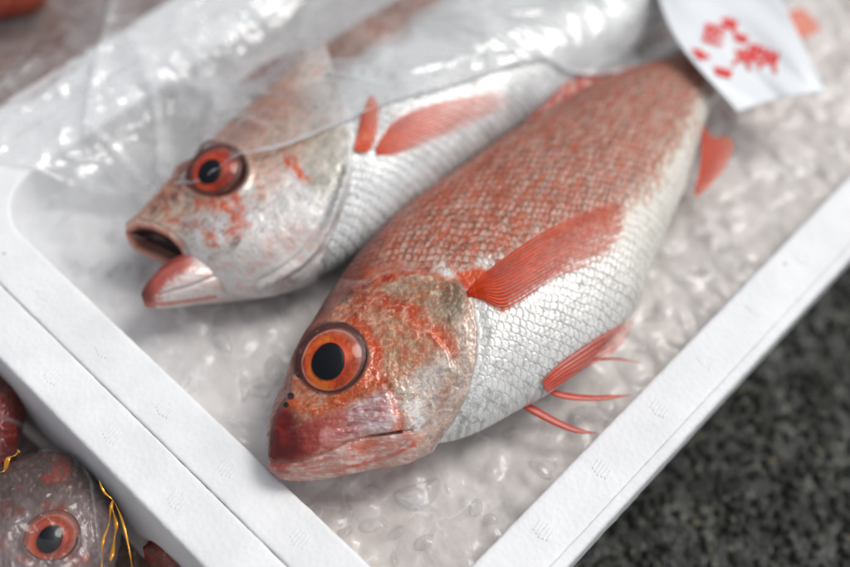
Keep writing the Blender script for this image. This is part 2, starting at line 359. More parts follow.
# ------------------------------------------------------------------ crushed ice
def ice_material(name, base, trans=0.0, rough=0.18, frost=(0.62, 0.65, 0.68)):
    m, n, b = new_mat(name); L = n.links; tc = n.nodes.new('ShaderNodeTexCoord')
    no = n.nodes.new('ShaderNodeTexNoise'); no.inputs['Scale'].default_value = 38; no.inputs['Detail'].default_value = 5; no.inputs['Distortion'].default_value = 0.8; L.new(tc.outputs['Object'], no.inputs['Vector'])
    cr = n.nodes.new('ShaderNodeValToRGB'); a = np.array(base)
    cr.color_ramp.elements[0].position = 0.35; cr.color_ramp.elements[0].color = (*(a*0.86), 1); cr.color_ramp.elements[1].position = 0.7; cr.color_ramp.elements[1].color = (*np.clip(a*1.15+0.02, 0, 1), 1)
    L.new(no.outputs[0], cr.inputs[0])
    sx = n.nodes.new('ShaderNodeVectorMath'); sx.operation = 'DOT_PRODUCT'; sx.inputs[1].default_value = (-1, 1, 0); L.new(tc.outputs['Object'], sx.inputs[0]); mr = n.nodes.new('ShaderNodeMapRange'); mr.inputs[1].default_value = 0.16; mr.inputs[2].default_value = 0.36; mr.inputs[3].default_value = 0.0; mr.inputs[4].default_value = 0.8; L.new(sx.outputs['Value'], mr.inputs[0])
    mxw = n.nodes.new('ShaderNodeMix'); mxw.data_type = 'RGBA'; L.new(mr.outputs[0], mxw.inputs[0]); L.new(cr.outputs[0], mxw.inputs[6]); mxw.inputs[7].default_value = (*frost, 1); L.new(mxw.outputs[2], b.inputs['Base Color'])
    b.inputs['Roughness'].default_value = rough; b.inputs['IOR'].default_value = 1.31; b.inputs['Transmission Weight'].default_value = trans
    b.inputs['Coat Weight'].default_value = 0.35; b.inputs['Coat Roughness'].default_value = 0.06; b.inputs['Coat IOR'].default_value = 1.33
    vr = n.nodes.new('ShaderNodeTexVoronoi'); vr.feature = 'DISTANCE_TO_EDGE'; vr.inputs['Scale'].default_value = 75
    wv = n.nodes.new('ShaderNodeMix'); wv.data_type = 'RGBA'; wv.inputs[0].default_value = 0.03; L.new(tc.outputs['Object'], wv.inputs[6]); L.new(no.outputs['Color'], wv.inputs[7]); L.new(wv.outputs[2], vr.inputs['Vector'])
    ve = n.nodes.new('ShaderNodeMapRange'); ve.inputs[1].default_value = 0.0; ve.inputs[2].default_value = 0.09; ve.inputs[3].default_value = 0.5; ve.inputs[4].default_value = 0.0; L.new(vr.outputs['Distance'], ve.inputs[0])
    n2 = n.nodes.new('ShaderNodeTexNoise'); n2.inputs['Scale'].default_value = 60; n2.inputs['Detail'].default_value = 3; L.new(tc.outputs['Object'], n2.inputs['Vector'])
    m2 = n.nodes.new('ShaderNodeMapRange'); m2.inputs[1].default_value = 0.5; m2.inputs[2].default_value = 0.68; L.new(n2.outputs[0], m2.inputs[0])
    mu2 = n.nodes.new('ShaderNodeMath'); mu2.operation = 'MULTIPLY'; L.new(ve.outputs[0], mu2.inputs[0]); L.new(m2.outputs[0], mu2.inputs[1])
    mz = n.nodes.new('ShaderNodeMix'); mz.data_type = 'RGBA'; L.new(mu2.outputs[0], mz.inputs[0]); L.new(mxw.outputs[2], mz.inputs[6]); mz.inputs[7].default_value = (0.85, 0.86, 0.87, 1); L.new(mz.outputs[2], b.inputs['Base Color'])
    noise_bump(n, b, 260, 0.4, 0.0012, 4)
    return m
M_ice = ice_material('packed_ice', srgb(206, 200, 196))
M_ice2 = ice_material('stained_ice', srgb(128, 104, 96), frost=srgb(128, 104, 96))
def clear_ice():
    m = bpy.data.materials.new('clear_ice'); m.use_nodes = True; n = m.node_tree; n.nodes.clear(); L = n.links
    out = n.nodes.new('ShaderNodeOutputMaterial'); tr = n.nodes.new('ShaderNodeBsdfTransparent'); tr.inputs[0].default_value = (0.97, 0.97, 0.972, 1)
    gl = n.nodes.new('ShaderNodeBsdfGlossy'); gl.inputs['Roughness'].default_value = 0.07; df = n.nodes.new('ShaderNodeBsdfDiffuse'); df.inputs[0].default_value = (0.7, 0.69, 0.68, 1)
    tc = n.nodes.new('ShaderNodeTexCoord'); no = n.nodes.new('ShaderNodeTexNoise'); no.inputs['Scale'].default_value = 130; no.inputs['Detail'].default_value = 4; L.new(tc.outputs['Object'], no.inputs['Vector'])
    mr = n.nodes.new('ShaderNodeMapRange'); mr.inputs[1].default_value = 0.5; mr.inputs[2].default_value = 0.8; mr.inputs[3].default_value = 0.05; mr.inputs[4].default_value = 0.45; L.new(no.outputs[0], mr.inputs[0])
    bu = n.nodes.new('ShaderNodeBump'); bu.inputs['Strength'].default_value = 0.3; bu.inputs['Distance'].default_value = 0.001; L.new(no.outputs[0], bu.inputs['Height']); L.new(bu.outputs[0], gl.inputs['Normal']); lw = facing_gloss(n, 0.03, bu)
    m1 = n.nodes.new('ShaderNodeMixShader'); L.new(mr.outputs[0], m1.inputs[0]); L.new(tr.outputs[0], m1.inputs[1]); L.new(df.outputs[0], m1.inputs[2])
    m2 = n.nodes.new('ShaderNodeMixShader'); mu = n.nodes.new('ShaderNodeMath'); mu.operation = 'MULTIPLY'; mu.inputs[1].default_value = 0.75; L.new(lw.outputs[0], mu.inputs[0]); L.new(mu.outputs[0], m2.inputs[0]); L.new(m1.outputs[0], m2.inputs[1]); L.new(gl.outputs[0], m2.inputs[2]); L.new(m2.outputs[0], out.inputs[0]); return m
M_glassice = clear_ice()
def chunk(center, s, rnd):
    """one half-melted splinter of crushed ice"""
    n = rnd.integers(9, 15); P = rnd.normal(size=(n, 3)); P /= np.linalg.norm(P, axis=1)[:, None]; P *= rnd.uniform(0.75, 1.0, (n, 1))*np.array([1, rnd.uniform(0.5, 0.95), rnd.uniform(0.35, 0.6)])*s
    an = rnd.uniform(0, 6.28); ca, sa = math.cos(an), math.sin(an); P = P@np.array([[ca, sa, 0], [-sa, ca, 0], [0, 0, 1]])
    tl = rnd.uniform(-0.5, 0.5); P = P@np.array([[1, 0, 0], [0, math.cos(tl), -math.sin(tl)], [0, math.sin(tl), math.cos(tl)]])
    bm = bmesh.new(); vs_ = [bm.verts.new(p) for p in P]; res = bmesh.ops.convex_hull(bm, input=vs_)
    bmesh.ops.delete(bm, geom=[v for v in bm.verts if not v.link_faces], context='VERTS'); bm.verts.ensure_lookup_table(); bm.verts.index_update()
    V = np.array([v.co[:] for v in bm.verts])+center; f = [tuple(v.index for v in fc.verts) for fc in bm.faces]; bm.free(); return V, f
def ice_bed(x0, x1, y0, y1, z0, n, seed, mat, nch, name_label, slope=None, extra=()):
    n1 = int((x1-x0)/0.11); n2 = int((y1-y0)/0.11)
    x = np.linspace(x0, x1, n1); y = np.linspace(y0, y1, n2); Xg, Yg = np.meshgrid(x, y, indexing='ij'); xf, yf = Xg.ravel(), Yg.ravel()
    wx = xf+0.5*fbm(xf/2, yf/2, 3, seed); wy = yf+0.5*fbm(xf/2, yf/2, 3, seed+3)
    f1, f2, c = voro(wx/1.9, wy/1.9, seed); g1, g2, c2 = voro(wx/0.9+5, wy/0.9, seed+2)
    h = 0.20*np.sqrt(np.clip(ss(0, 0.55, f2-f1), 0, 1))*(0.3+0.7*c)+0.16*ss(0, 0.4, g2-g1)*c2+0.35*fbm(xf/5, yf/5, 2, seed+5)
    zz = z0+h
    if slope is not None: zz = zz+slope(xf, yf)
    zg = gs(gs(zz.reshape(n1, n2), 1.2, 0), 1.2, 1)
    bed = mesh('crushed_ice', np.stack([xf, yf, zg.ravel()], 1), grid_faces(n1, n2), mat, loc=((x0+x1)/2, (y0+y1)/2, z0-1)); tag(bed, name_label, 'ice', kind='stuff')
    rnd = np.random.default_rng(seed); V = []; Fc = []; off = 0
    pos = [(rnd.uniform(x0+0.8, x1-0.8), rnd.uniform(y0+0.8, y1-0.8), rnd.uniform(0.5, 1.4), 0) for _ in range(nch)]+list(extra)
    for (cx, cy, s, dz) in pos:
        ix = int((cx-x0)/(x1-x0)*(n1-1)); iy = int((cy-y0)/(y1-y0)*(n2-1)); ix = min(max(ix, 0), n1-1); iy = min(max(iy, 0), n2-1)
        v, f = chunk(np.array([cx, cy, zg[ix, iy]-0.16*s+dz]), s, rnd)
        V.append(v); Fc += [tuple(np.array(q)+off) for q in f]; off += len(v)
    ch = mesh('ice_chunks', np.vstack(V), Fc, M_glassice, bed)
    sm = ch.modifiers.new('soft', 'SUBSURF'); sm.levels = 2; sm.render_levels = 2
    return bed
ex = [(*U(x, y, -1)[:2], s, 0.1) for x, y, s in ((725, 205, 0.8), (735, 190, 0.6), (712, 225, 0.7), (375, 480, 0.55), (378, 474, 0.4), (480, 500, 0.7), (650, 340, 0.8), (700, 260, 0.9), (620, 380, 0.6), (750, 250, 0.6), (345, 520, .7), (400, 545, .8))]
ice_bed(-10.6, 38.6, -9.9, 16.5, -2.1, 0, 11, M_ice, 240, 'crushed ice filling the big foam box around the two large fish', extra=ex)
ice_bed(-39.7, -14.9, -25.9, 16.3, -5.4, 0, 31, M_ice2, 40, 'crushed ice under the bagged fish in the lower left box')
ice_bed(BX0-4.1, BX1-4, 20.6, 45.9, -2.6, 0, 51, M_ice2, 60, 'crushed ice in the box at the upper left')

# ------------------------------------------------------------------ fish
class Fish: pass
def loft(pairs, zmid, thick, N, Mt, Mb=24, zc=None, scale=1.0, pw=2.25, lean=0.0):
    """closed body between a back line and a belly line; returns the grid of the surface and body coordinates"""
    D = np.array([p[0] for p in pairs], float); B = np.array([p[1] for p in pairs], float)
    zz = np.array(zmid, float) if np.ndim(zmid) else np.full(len(pairs), float(zmid))
    Dw = UA(D, zz); Bw = UA(B, zz); mid = (Dw+Bw)/2
    L = np.r_[0, np.cumsum(np.linalg.norm(np.diff(mid, axis=0), axis=1))]
    K = spl(np.hstack([Dw, Bw, np.array(thick, float)[:, None], L[:, None]]), 3000)
    s = np.linspace(0, L[-1], N); s = s+0.0; l = K[:, 7]; l = np.maximum.accumulate(l)+np.arange(3000)*1e-9
    # finer near the tip
    u = np.linspace(0, 1, N); s = L[-1]*(0.75*u+0.25*u**2.2)
    K = np.stack([np.interp(s, l, K[:, k]) for k in range(7)], 1); K = gs(K, max(1.0, N/160))
    Dw, Bw, T = K[:, :3], K[:, 3:6], K[:, 6]
    mid = (Dw+Bw)/2; half = (Dw-Bw)/2*scale
    f1 = np.linspace(0, np.pi, Mt+1)[:-1]; f2 = np.linspace(np.pi, 2*np.pi, Mb+1)[:-1]; ph = np.r_[f1, f2]
    v = np.cos(ph); zt = np.sign(np.sin(ph))*np.abs(1-np.abs(v)**pw)**0.5
    G = mid[:, None]+half[:, None]*v[None, :, None]; G[:, :, 2] += T[:, None]*zt[None]
    G[:, :, :2] += 0
    r = Fish(); r.G = G; r.v = np.broadcast_to(v, (N, len(ph))); r.s = np.broadcast_to(s[:, None], r.v.shape); r.top = np.broadcast_to(zt >= 0, r.v.shape)
    w_ = np.linalg.norm(half, axis=1); r.b = r.v*w_[:, None]; r.N, r.M = N, len(ph); r.L = L[-1]
    Gp = np.concatenate([G[:, -1:], G, G[:, :1]], 1); a = np.gradient(Gp, axis=0); b_ = np.gradient(Gp, axis=1); n = np.cross(b_, a)[:, 1:-1]
    n /= np.linalg.norm(n, axis=-1, keepdims=True)+1e-9
    if n[N//2, Mt//2, 2] < 0: n = -n
    r.n = n; r.q = PR(G.reshape(-1, 3)); return r
def body_mesh(name, f, disp, col, shine, parent, mat, wet=None):
    V = f.G.reshape(-1, 3)+f.n.reshape(-1, 3)*disp[:, None]
    fs = [tuple()] if False else None
    q = grid_faces(f.N, f.M, True)
    # close both ends with tiny fans
    V = np.vstack([V, V[:f.M].mean(0), V[-f.M:].mean(0)]); a = len(V)-2; b = len(V)-1
    j = np.arange(f.M); j2 = (j+1) % f.M
    e1 = np.stack([np.full(f.M, a), j2, j, j], 1)[:, :3]; e2 = np.stack([np.full(f.M, b), (f.N-1)*f.M+j, (f.N-1)*f.M+j2], 1)
    me = None
    # mixed quads and triangles: build triangles for caps as separate arrays
    me = bpy.data.meshes.new(name); loc = np.array(parent.location)*100; Vl = (V-loc)*0.01
    nq, nt_ = len(q), len(e1)+len(e2)
    li = np.r_[q.ravel(), e1.ravel(), e2.ravel()]; st = np.r_[np.arange(nq)*4, nq*4+np.arange(nt_)*3]
    me.vertices.add(len(Vl)); me.vertices.foreach_set('co', Vl.astype(np.float32).ravel())
    me.loops.add(len(li)); me.loops.foreach_set('vertex_index', li.astype(np.int32)); me.polygons.add(nq+nt_); me.polygons.foreach_set('loop_start', st.astype(np.int32))
    me.update(calc_edges=True); me.polygons.foreach_set('use_smooth', np.full(nq+nt_, True))
    col = np.vstack([col, col[:1], col[-1:]]); sh = np.r_[shine, shine[0], shine[-1]]
    a_ = me.color_attributes.new('Col', 'FLOAT_COLOR', 'POINT'); a_.data.foreach_set('color', np.hstack([np.clip(col, 0, 1), np.ones((len(col), 1))]).astype(np.float32).ravel())
    a2 = me.attributes.new('Shine', 'FLOAT', 'POINT'); a2.data.foreach_set('value', sh.astype(np.float32))
    wet = np.full(len(shine), 0.22) if wet is None else wet; a3 = me.attributes.new('Wet', 'FLOAT', 'POINT'); a3.data.foreach_set('value', np.r_[wet, wet[0], wet[-1]].astype(np.float32))
    me.materials.append(mat); o = bpy.data.objects.new(name, me); C.objects.link(o); o.parent = parent
    f.V = V[:-2]; k1 = max(1, f.N//240); idx = np.arange(0, f.N, k1)
    kt = max(1, f.M//130); jd = np.arange(0, f.M, kt)
    sub = f.V.reshape(f.N, f.M, 3)[idx][:, jd]; n_, m_ = sub.shape[:2]
    f.bvh = BVHTree.FromPolygons([tuple(p) for p in sub.reshape(-1, 3)], [tuple(x) for x in grid_faces(n_, m_, True)]); return o
def hit(f, px, py):
    d = RT.T @ np.array([px-CX, py-CY, F]); d /= np.linalg.norm(d)
    h = f.bvh.ray_cast(Vector(O), Vector(d))
    if h[0] is None: return None, None
    n = np.array(h[1]); 
    if n@d > 0: n = -n
    return np.array(h[0]), n
def scales(a, b, La=0.50, Lb=0.205, seed=3):
    """overlapping scales; a runs head to tail, b across. returns rim distance, per-scale id, position within scale"""
    i0 = np.floor(a/La); best = np.full(a.shape, 99.); rim = np.zeros(a.shape); cid = np.zeros(a.shape); loc = np.zeros(a.shape)
    j0 = np.floor(b/Lb); R = La*0.70
    for di in (-2, -1, 0, 1):
        for dj in (-1, 0, 1, 2):
            j = j0+dj; sh = np.where(np.mod(j, 2) == 1, 0.5, 0.0); i = np.floor(a/La-sh)+di
            jx = (hsh(i, j, 0, seed)-0.5)*0.14; cx = (i+sh+jx)*La; cy = (j+(hsh(i, j, 0, seed+1)-0.5)*0.2)*Lb
            d = np.hypot((a-cx)/1.05, (b-cy)/0.70); ins = d < R
            m = ins & (cx < best)
            best = np.where(m, cx, best); rim = np.where(m, (R-d), rim); cid = np.where(m, hsh(i, j, 0, seed+2), cid); loc = np.where(m, (a-cx)/R, loc)
    return rim, cid, loc

def lerp(c, m, d): return c*(1-m[:, None])+np.asarray(d)*m[:, None]

def pectoral_like(f, parent, rootc, outline_top, outline_bot, nr, nl, cols, lift=0.12, name='pectoral_fin', rays=13, opac=(1.0, 0.75), seed=5, amp=0.03, curl=0.3):
    """fan of rays lying on the flank: rays start at rootc and spread to the line through outline points"""
    A = spl(outline_top, nl); B = spl(outline_bot, nl); G = np.zeros((nl, nr, 3)); w = np.linspace(0, 1, nr)
    nrm = np.zeros((nl, nr, 3))
    rl = 1-0.10*np.abs(fbm(w*22, w*0+seed, 3, seed+20))-0.05*np.abs(np.sin(w*rays*np.pi))**3
    for i in range(nl):
        for j in range(nr):
            i_ = i*rl[j]; i0 = min(int(i_), nl-2); fi = i_-i0; p = (A[i0]*(1-fi)+A[i0+1]*fi)*(1-w[j])+(B[i0]*(1-fi)+B[i0+1]*fi)*w[j]; h, n = hit(f, p[0], p[1])
            if h is None:
                h = U(p[0], p[1], G[i-1, j, 2] if i else 0); n = np.array([0, 0, 1.0])
            G[i, j] = h; nrm[i, j] = n
    G = gs(gs(G, 1.5, 0), 1.5, 1); nrm = gs(gs(nrm, 3, 0), 3, 1)
    t = np.linspace(0, 1, nl)[:, None]; wj = w[None]
    ph = wj*rays+0.18*fbm(np.broadcast_to(t*3, (nl, nr)).ravel(), np.broadcast_to(wj*4, (nl, nr)).ravel(), 2, seed).reshape(nl, nr)
    ray = 0.5+0.5*np.cos(2*np.pi*ph); ray = ray**1.5
    split = 0.5+0.5*np.cos(4*np.pi*ph); ray = ray*(1-ss(0.45, 0.8, t))+ss(0.45, 0.8, t)*(0.3*ray+0.7*split**1.5)
    hgt = lift*(0.5+0.8*np.sin(np.pi*wj)**0.7)*(0.8+curl*t)+amp*ray
    G = G+nrm*hgt[..., None]
    x = np.broadcast_to(t, (nl, nr)).ravel(); y = np.broadcast_to(wj, (nl, nr)).ravel(); r = ray.ravel()
    c = np.asarray(cols[0])[None]*(1-r)[:, None]+np.asarray(cols[1])[None]*r[:, None]
    c = c*(1-0.28*fbm(x*6, y*7, 3, seed)[:, None]); c = lerp(c, ss(0.6, 1, x)*0.55*(0.5+0.5*r), cols[2])
    op = np.clip(opac[0]+(opac[1]-opac[0])*x+(0.55*(r-0.6))*ss(0.08, 0.35, x), 0.05, 1)
    op = op-ss(0.75, 1.0, y)*0.55*ss(0.1, 0.5, x)*(0.6+0.8*fbm(x*9, y*30, 2, seed+8)) if name == 'pectoral_fin' else op
    c = lerp(c, ss(0.1, 0.5, fbm(x*5, y*3+2, 3, seed+9))*0.45, cols[0]); op = np.clip(op-ss(0.1, 0.6, fbm(x*12, y*26, 2, seed+3))*0.35*ss(0.5, 1, x), 0.05, 1)
    # ragged tips
    rag = x+0.06*fbm(y*30, x*2, 2, seed+4); op = np.where(rag > 0.985, op*0.25, op)
    return mesh(name, G.reshape(-1, 3), grid_faces(nl, nr), M_fin, parent, col=c, attrs={'Opac': op})
def free_fin(parent, root, tip, zr, zt, cols, rays=9, name='fin', nl=40, nr=90, opac=(1, .8), bow=0.0, seed=1, amp=0.04):
    A = UA(spl(root, nr), np.linspace(zr[0], zr[1], nr)); B = UA(spl(tip, nr), np.linspace(zt[0], zt[1], nr))
    t = np.linspace(0, 1, nl)[:, None, None]; G = A[None]*(1-t)+B[None]*t
    w = np.linspace(0, 1, nr)[None]; T = t[..., 0]
    ray = (0.5+0.5*np.cos(2*np.pi*w*rays))**1.4*np.ones((nl, 1)); G[:, :, 2] += amp*ray*1.0+bow*np.sin(np.pi*T)*1.0+0.05*np.sin(w*9+T*4)*T
    r = ray.ravel(); x = np.broadcast_to(T, (nl, nr)).ravel(); y = np.broadcast_to(w, (nl, nr)).ravel()
    c = np.asarray(cols[0])[None]*(1-r)[:, None]+np.asarray(cols[1])[None]*r[:, None]
    c = c*(1-0.3*fbm(x*5, y*8, 3, seed)[:, None]); c = lerp(c, ss(0.55, 1, x)*0.5, cols[2])
    op = np.clip(opac[0]+(opac[1]-opac[0])*x+0.2*(r-0.5)*x, 0.05, 1)
    return mesh(name, G.reshape(-1, 3), grid_faces(nl, nr), M_fin, parent, col=c, attrs={'Opac': op})
def make_eye(f, parent, px, py, R, cols, pup=0.45, poff=(0, 0), tilt=0.35, squash=0.92, rot=0.0, hgt=0.36, sink=0.10, ring=0.84, seed=2):
    """eyeball dome with iris, black pupil and clear cornea seated in the socket"""
    q = f.q.reshape(f.N, f.M, 2); d = np.hypot(q[..., 0]-px, q[..., 1]-py)+np.where(f.top, 0, 999)
    k = np.unravel_index(np.argmin(d), d.shape); P = f.G[k].copy(); n = f.n[k].copy()
    vd = O-P; vd /= np.linalg.norm(vd); n = n*(1-tilt)+vd*tilt; n /= np.linalg.norm(n)
    ax = X_ = np.array([math.cos(rot), math.sin(rot), 0.0]); ax = ax-n*(ax@n); ax /= np.linalg.norm(ax); ay = np.cross(n, ax)
    P = P-n*sink
    na, nr = 96, 40; th = np.arange(na)*2*np.pi/na; r = np.linspace(0.0, 1, nr)**0.9; r[0] = 0.012
    RR, TT = np.meshgrid(r, th, indexing='ij')
    def place(rr, tt, zz, off=(0, 0)):
        a = R*(rr*np.cos(tt)+off[0]); b = R*squash*(rr*np.sin(tt)+off[1])
        return P+a[..., None]*ax+b[..., None]*ay+zz[..., None]*n
    zz = hgt*np.clip(1-RR**2, 0, 1)**0.8; zi = zz*0.62+0.05*np.sin(RR*9)*(RR > .4)
    V = place(RR, TT, zi).reshape(-1, 3); rr = RR.ravel(); tt = TT.ravel()
    nz = fbm(rr*np.cos(tt)*2.6+9, rr*np.sin(tt)*2.6+5, 4, seed); fine = fbm(rr*np.cos(tt)*11+3, rr*np.sin(tt)*11, 3, seed+2)
    c = np.tile(np.asarray(cols['iris'], float), (len(rr), 1))
    c = lerp(c, ss(0.0, 0.5, nz)*0.7, cols['iris2']); c = lerp(c, ss(0.1, 0.6, fine)*0.35, cols['iris2']); c = lerp(c, ss(0.0, -0.5, nz)*0.8, cols['dark']); c = lerp(c, ss(0.1, 0.6, -fine)*0.35, cols['dark'])
    c = lerp(c, ss(pup+0.10, pup+0.02, rr)*0.7, cols['inner'])
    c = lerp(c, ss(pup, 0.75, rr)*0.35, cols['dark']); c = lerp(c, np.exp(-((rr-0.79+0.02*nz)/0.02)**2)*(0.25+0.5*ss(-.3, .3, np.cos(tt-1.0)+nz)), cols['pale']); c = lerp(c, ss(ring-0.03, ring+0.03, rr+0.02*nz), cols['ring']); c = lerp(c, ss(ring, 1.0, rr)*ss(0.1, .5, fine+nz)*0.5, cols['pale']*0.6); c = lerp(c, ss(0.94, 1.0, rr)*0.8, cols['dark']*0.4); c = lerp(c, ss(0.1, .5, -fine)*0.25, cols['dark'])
    lowl = ss(0.2, 0.9, np.cos(tt-cols.get('pang', -0.6)))*ss(0.62, 0.74, rr)*ss(0.9, 0.82, rr); c = lerp(c, lowl*0.45*(0.6+nz), cols['pale'])  # pale wedge painted into the iris colour for a reflection in the cornea
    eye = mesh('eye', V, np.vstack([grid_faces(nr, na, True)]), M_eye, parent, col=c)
    r2 = np.linspace(0.012, 1, 14); RR2, TT2 = np.meshgrid(r2, th, indexing='ij')
    zp = hgt*0.62*np.clip(1-(RR2*pup)**2, 0, 1)**0.8+0.04+0.03*np.sqrt(1-RR2**2*0.99)-0.035*(RR2 > .95)
    wob = 1+0.045*np.sin(2*TT2+0.6)+0.02*np.sin(3*TT2+1); V2 = place(RR2*pup*wob, TT2, zp, poff).reshape(-1, 3)
    pu = mesh('pupil', V2, grid_faces(14, na, True), M_pupil, parent); pu.parent = eye
    V3 = place(RR*0.95, TT, zz*1.05+0.02).reshape(-1, 3)
    co = mesh('cornea', V3, grid_faces(nr, na, True), M_cornea, parent); co.parent = eye
    return eye

# palette (surface colours, not picture values)
WHT = srgb(222, 222, 220); SIL = srgb(196, 198, 196); GRY = srgb(132, 130, 122); DRK = srgb(62, 50, 44)
ORG = srgb(206, 92, 42); RED = srgb(190, 58, 34); DRED = srgb(128, 34, 22); BRN = srgb(122, 72, 52); LAV = srgb(196, 172, 172); OLV = srgb(122, 116, 82); PNK = srgb(212, 160, 150)

# ---- the big fish in front
def fish_front():
    pairs = [((267, 450), (267, 463)), ((267, 437), (271, 472)), ((270, 415), (290, 479)), ((282, 385), (325, 477)), ((294, 355), (365, 468)),
             ((314, 320), (405, 459)), ((338, 281), (440, 444)), ((368, 243), (478, 431)), ((403, 210), (520, 409)), ((448, 178), (560, 386)),
             ((500, 141), (602, 350)), ((550, 110), (634, 312)), ((595, 84), (652, 268)), ((632, 69), (668, 228)), ((655, 62), (685, 188)),
             ((672, 58), (696, 150)), ((687, 54), (709, 110)), ((702, 45), (726, 88)), ((716, 34), (742, 68))]
    th = [0.22, 0.55, 0.95, 1.4, 1.75, 2.0, 2.2, 2.4, 2.5, 2.5, 2.4, 2.2, 1.85, 1.5, 1.15, 0.9, 0.68, 0.5, 0.3]
    zm = [0.75, 0.75, 0.7, 0.6, 0.5, 0.45, 0.4, 0.4, 0.4, 0.4, 0.4, 0.4, 0.4, 0.4, 0.4, 0.4, 0.45, 0.5, 0.5]
    f = loft(pairs, zm, th, 1150, 430, 40, scale=0.985)
    root = empty('red_fish', (4, -2, -2)); tag(root, 'large rosy fish with a bright red fin, lying on ice in front, mouth closed', 'fish', 'whole red fish packed on ice')
    q = f.q; n = len(q); s = f.s.ravel(); b = f.b.ravel(); v = f.v.ravel()
    x, y = q[:, 0], q[:, 1]
    nz1 = fbm(x/22, y/22, 4, 1); nz2 = fbm(x/7, y/7, 3, 5); nz3 = fbm(x/2.2, y/2.2, 2, 9); nzw = fbm(x/14, y/14, 3, 13); nzw2 = fbm(x/14+50, y/14, 3, 17)
    qw = q+np.stack([nzw, nzw2], 1)*5.0
    # streaks that run with the body
    st = fbm(s/0.9, b/0.16, 3, 21); st2 = fbm(s/0.3, b/0.07, 2, 23)
    col = np.tile(WHT, (n, 1)); disp = np.zeros(n); shine = np.full(n, 0.22)
    # ---------------- scaled body
    rim, cid, loc = scales(s+0.16*fbm(s/1.2, b/1.2, 3, 3), b+0.11*fbm(s/1.2, b/1.2, 3, 7)+0.0*s)
    edge = ss(0.10, 0.01, rim); cen = ss(0.05, 0.2, rim)
    sd, _, _ = sdl(qw, [(380, 276), (462, 273), (500, 266), (560, 240), (612, 222), (648, 200), (668, 168), (688, 132), (704, 98), (730, 60)])
    back = ss(16, -20, sd+12*nz1+16*(cid-0.5)*ss(4, 9, s))                                  # 1 on the back
    deep = ss(0.45, 0.95, v+0.1*nz1)                              # along the ridge of the back
    bc = np.tile(srgb(172, 116, 98), (n, 1))
    bc = lerp(bc, cen*(0.35+0.65*cid)*(1-0.35*deep), srgb(212, 190, 190))
    bc = lerp(bc, ss(0.45, 0.8, cid+0.35*nz1)*0.5, srgb(192, 122, 100)); bc = lerp(bc, deep*0.6, srgb(150, 72, 46))
    bc = lerp(bc, edge*(0.55+0.45*vn(s*2, b*3, 9)), srgb(168, 74, 40)); bc = lerp(bc, edge*ss(0.45, 0.8, vn(s/0.25, b/0.2, 31))*0.8, srgb(96, 62, 48))
    d1 = fbm((s+0.5*b)/0.34, (b-0.25*s)/0.13, 3, 71); d2 = fbm((s+0.4*b)/0.55, (b-0.2*s)/0.2, 3, 75)
    bc = lerp(bc, ss(0.1, 0.5, d2)*0.3*(1-0.6*deep), srgb(200, 182, 184)); bc = lerp(bc, ss(0.05, 0.45, -d2)*0.35, srgb(184, 88, 54))
    bc = lerp(bc, ss(0.15, 0.45, d1)*0.5, srgb(112, 80, 66)); bc = lerp(bc, ss(0.15, 0.6, st2)*0.3, srgb(210, 192, 194)); bc = lerp(bc, ss(0.1, 0.6, nz2)*0.25, srgb(186, 88, 52))
    d3 = fbm((s+0.55*b)/0.46, (b-0.3*s)/0.13, 3, 79); d4 = fbm((s+0.5*b)/0.6+7, (b-0.3*s)/0.16, 3, 83)
    bc = lerp(bc, 0.12*ss(9, 17, s), srgb(178, 150, 143)); bc = lerp(bc, ss(0.05, 0.42, d3)*0.5, srgb(192, 88, 52)); bc = lerp(bc, ss(0.08, 0.40, -d3)*(0.35+0.65*cen)*0.55*(1-0.55*deep), srgb(214, 192, 190))
    bc = lerp(bc, ss(0.12, 0.42, d4)*0.5*(0.5+0.5*edge), srgb(96, 58, 42)); bc = lerp(bc, ss(0.55, 0.95, v)*ss(13, 6, s)*0.5, srgb(118, 52, 32)); bc = bc*(1.0-0.10*ss(9, 22, s))[:, None]
    # warmer towards the nape, greyer towards the tail
    wc = np.tile(srgb(226, 226, 224), (n, 1))
    big = ss(6.5, 14, s)                                          # scales stand out from the gill backwards
    wc = lerp(wc, edge*(0.18+0.36*big)*(0.3+0.9*vn(s*1.7, b*2, 93)), srgb(146, 140, 130)); wc = lerp(wc, ss(0.1, 0.5, d1)*0.35, srgb(150, 144, 134)); wc = lerp(wc, ss(0.05, 0.4, d2)*0.35*(1-big), srgb(140, 138, 130)); wc = lerp(wc, edge*ss(.5, .9, vn(s/0.4, b/0.3, 77))*big*0.4, srgb(96, 90, 80))
    wc = lerp(wc, ss(0.05, 0.55, nz2)*(1-big)*0.75, srgb(146, 144, 134)); wc = lerp(wc, ss(0.1, 0.6, st)*(1-0.7*big)*0.4, srgb(160, 156, 146))
    wc = lerp(wc, ss(0.1, .6, nz3)*0.15, srgb(176, 170, 160)); wc = lerp(wc, ss(13, 22, s)*0.35, srgb(222, 214, 196))
    col = lerp(wc, back, bc)
    disp += (0.017*ss(0.0, 0.06, rim)-0.010*edge)*(0.35+0.65*big+0.2*back)*(0.6+0.8*vn(s*1.3, b*1.5, 91)); disp += 0.007*nz3+0.006*st2
    shine = 0.16-0.08*back
    # lateral line: a row of pored scales from the top of the gill towards the tail
    lv = v-(0.50-0.30*ss(6, 24, s)); ll = np.exp(-(lv*f.b.max()/0.085)**2)*ss(7.5, 9, s)*(0.5+0.5*np.cos(s*2*np.pi/0.26)); bc_l = ll*0.55; col = lerp(col, bc_l, srgb(120, 84, 70)); disp += 0.012*ll
    # ---------------- head
    G = [(452, 262), (464, 276), (472, 300), (477, 330), (476, 358), (468, 390), (453, 420), (434, 446), (428, 470)]
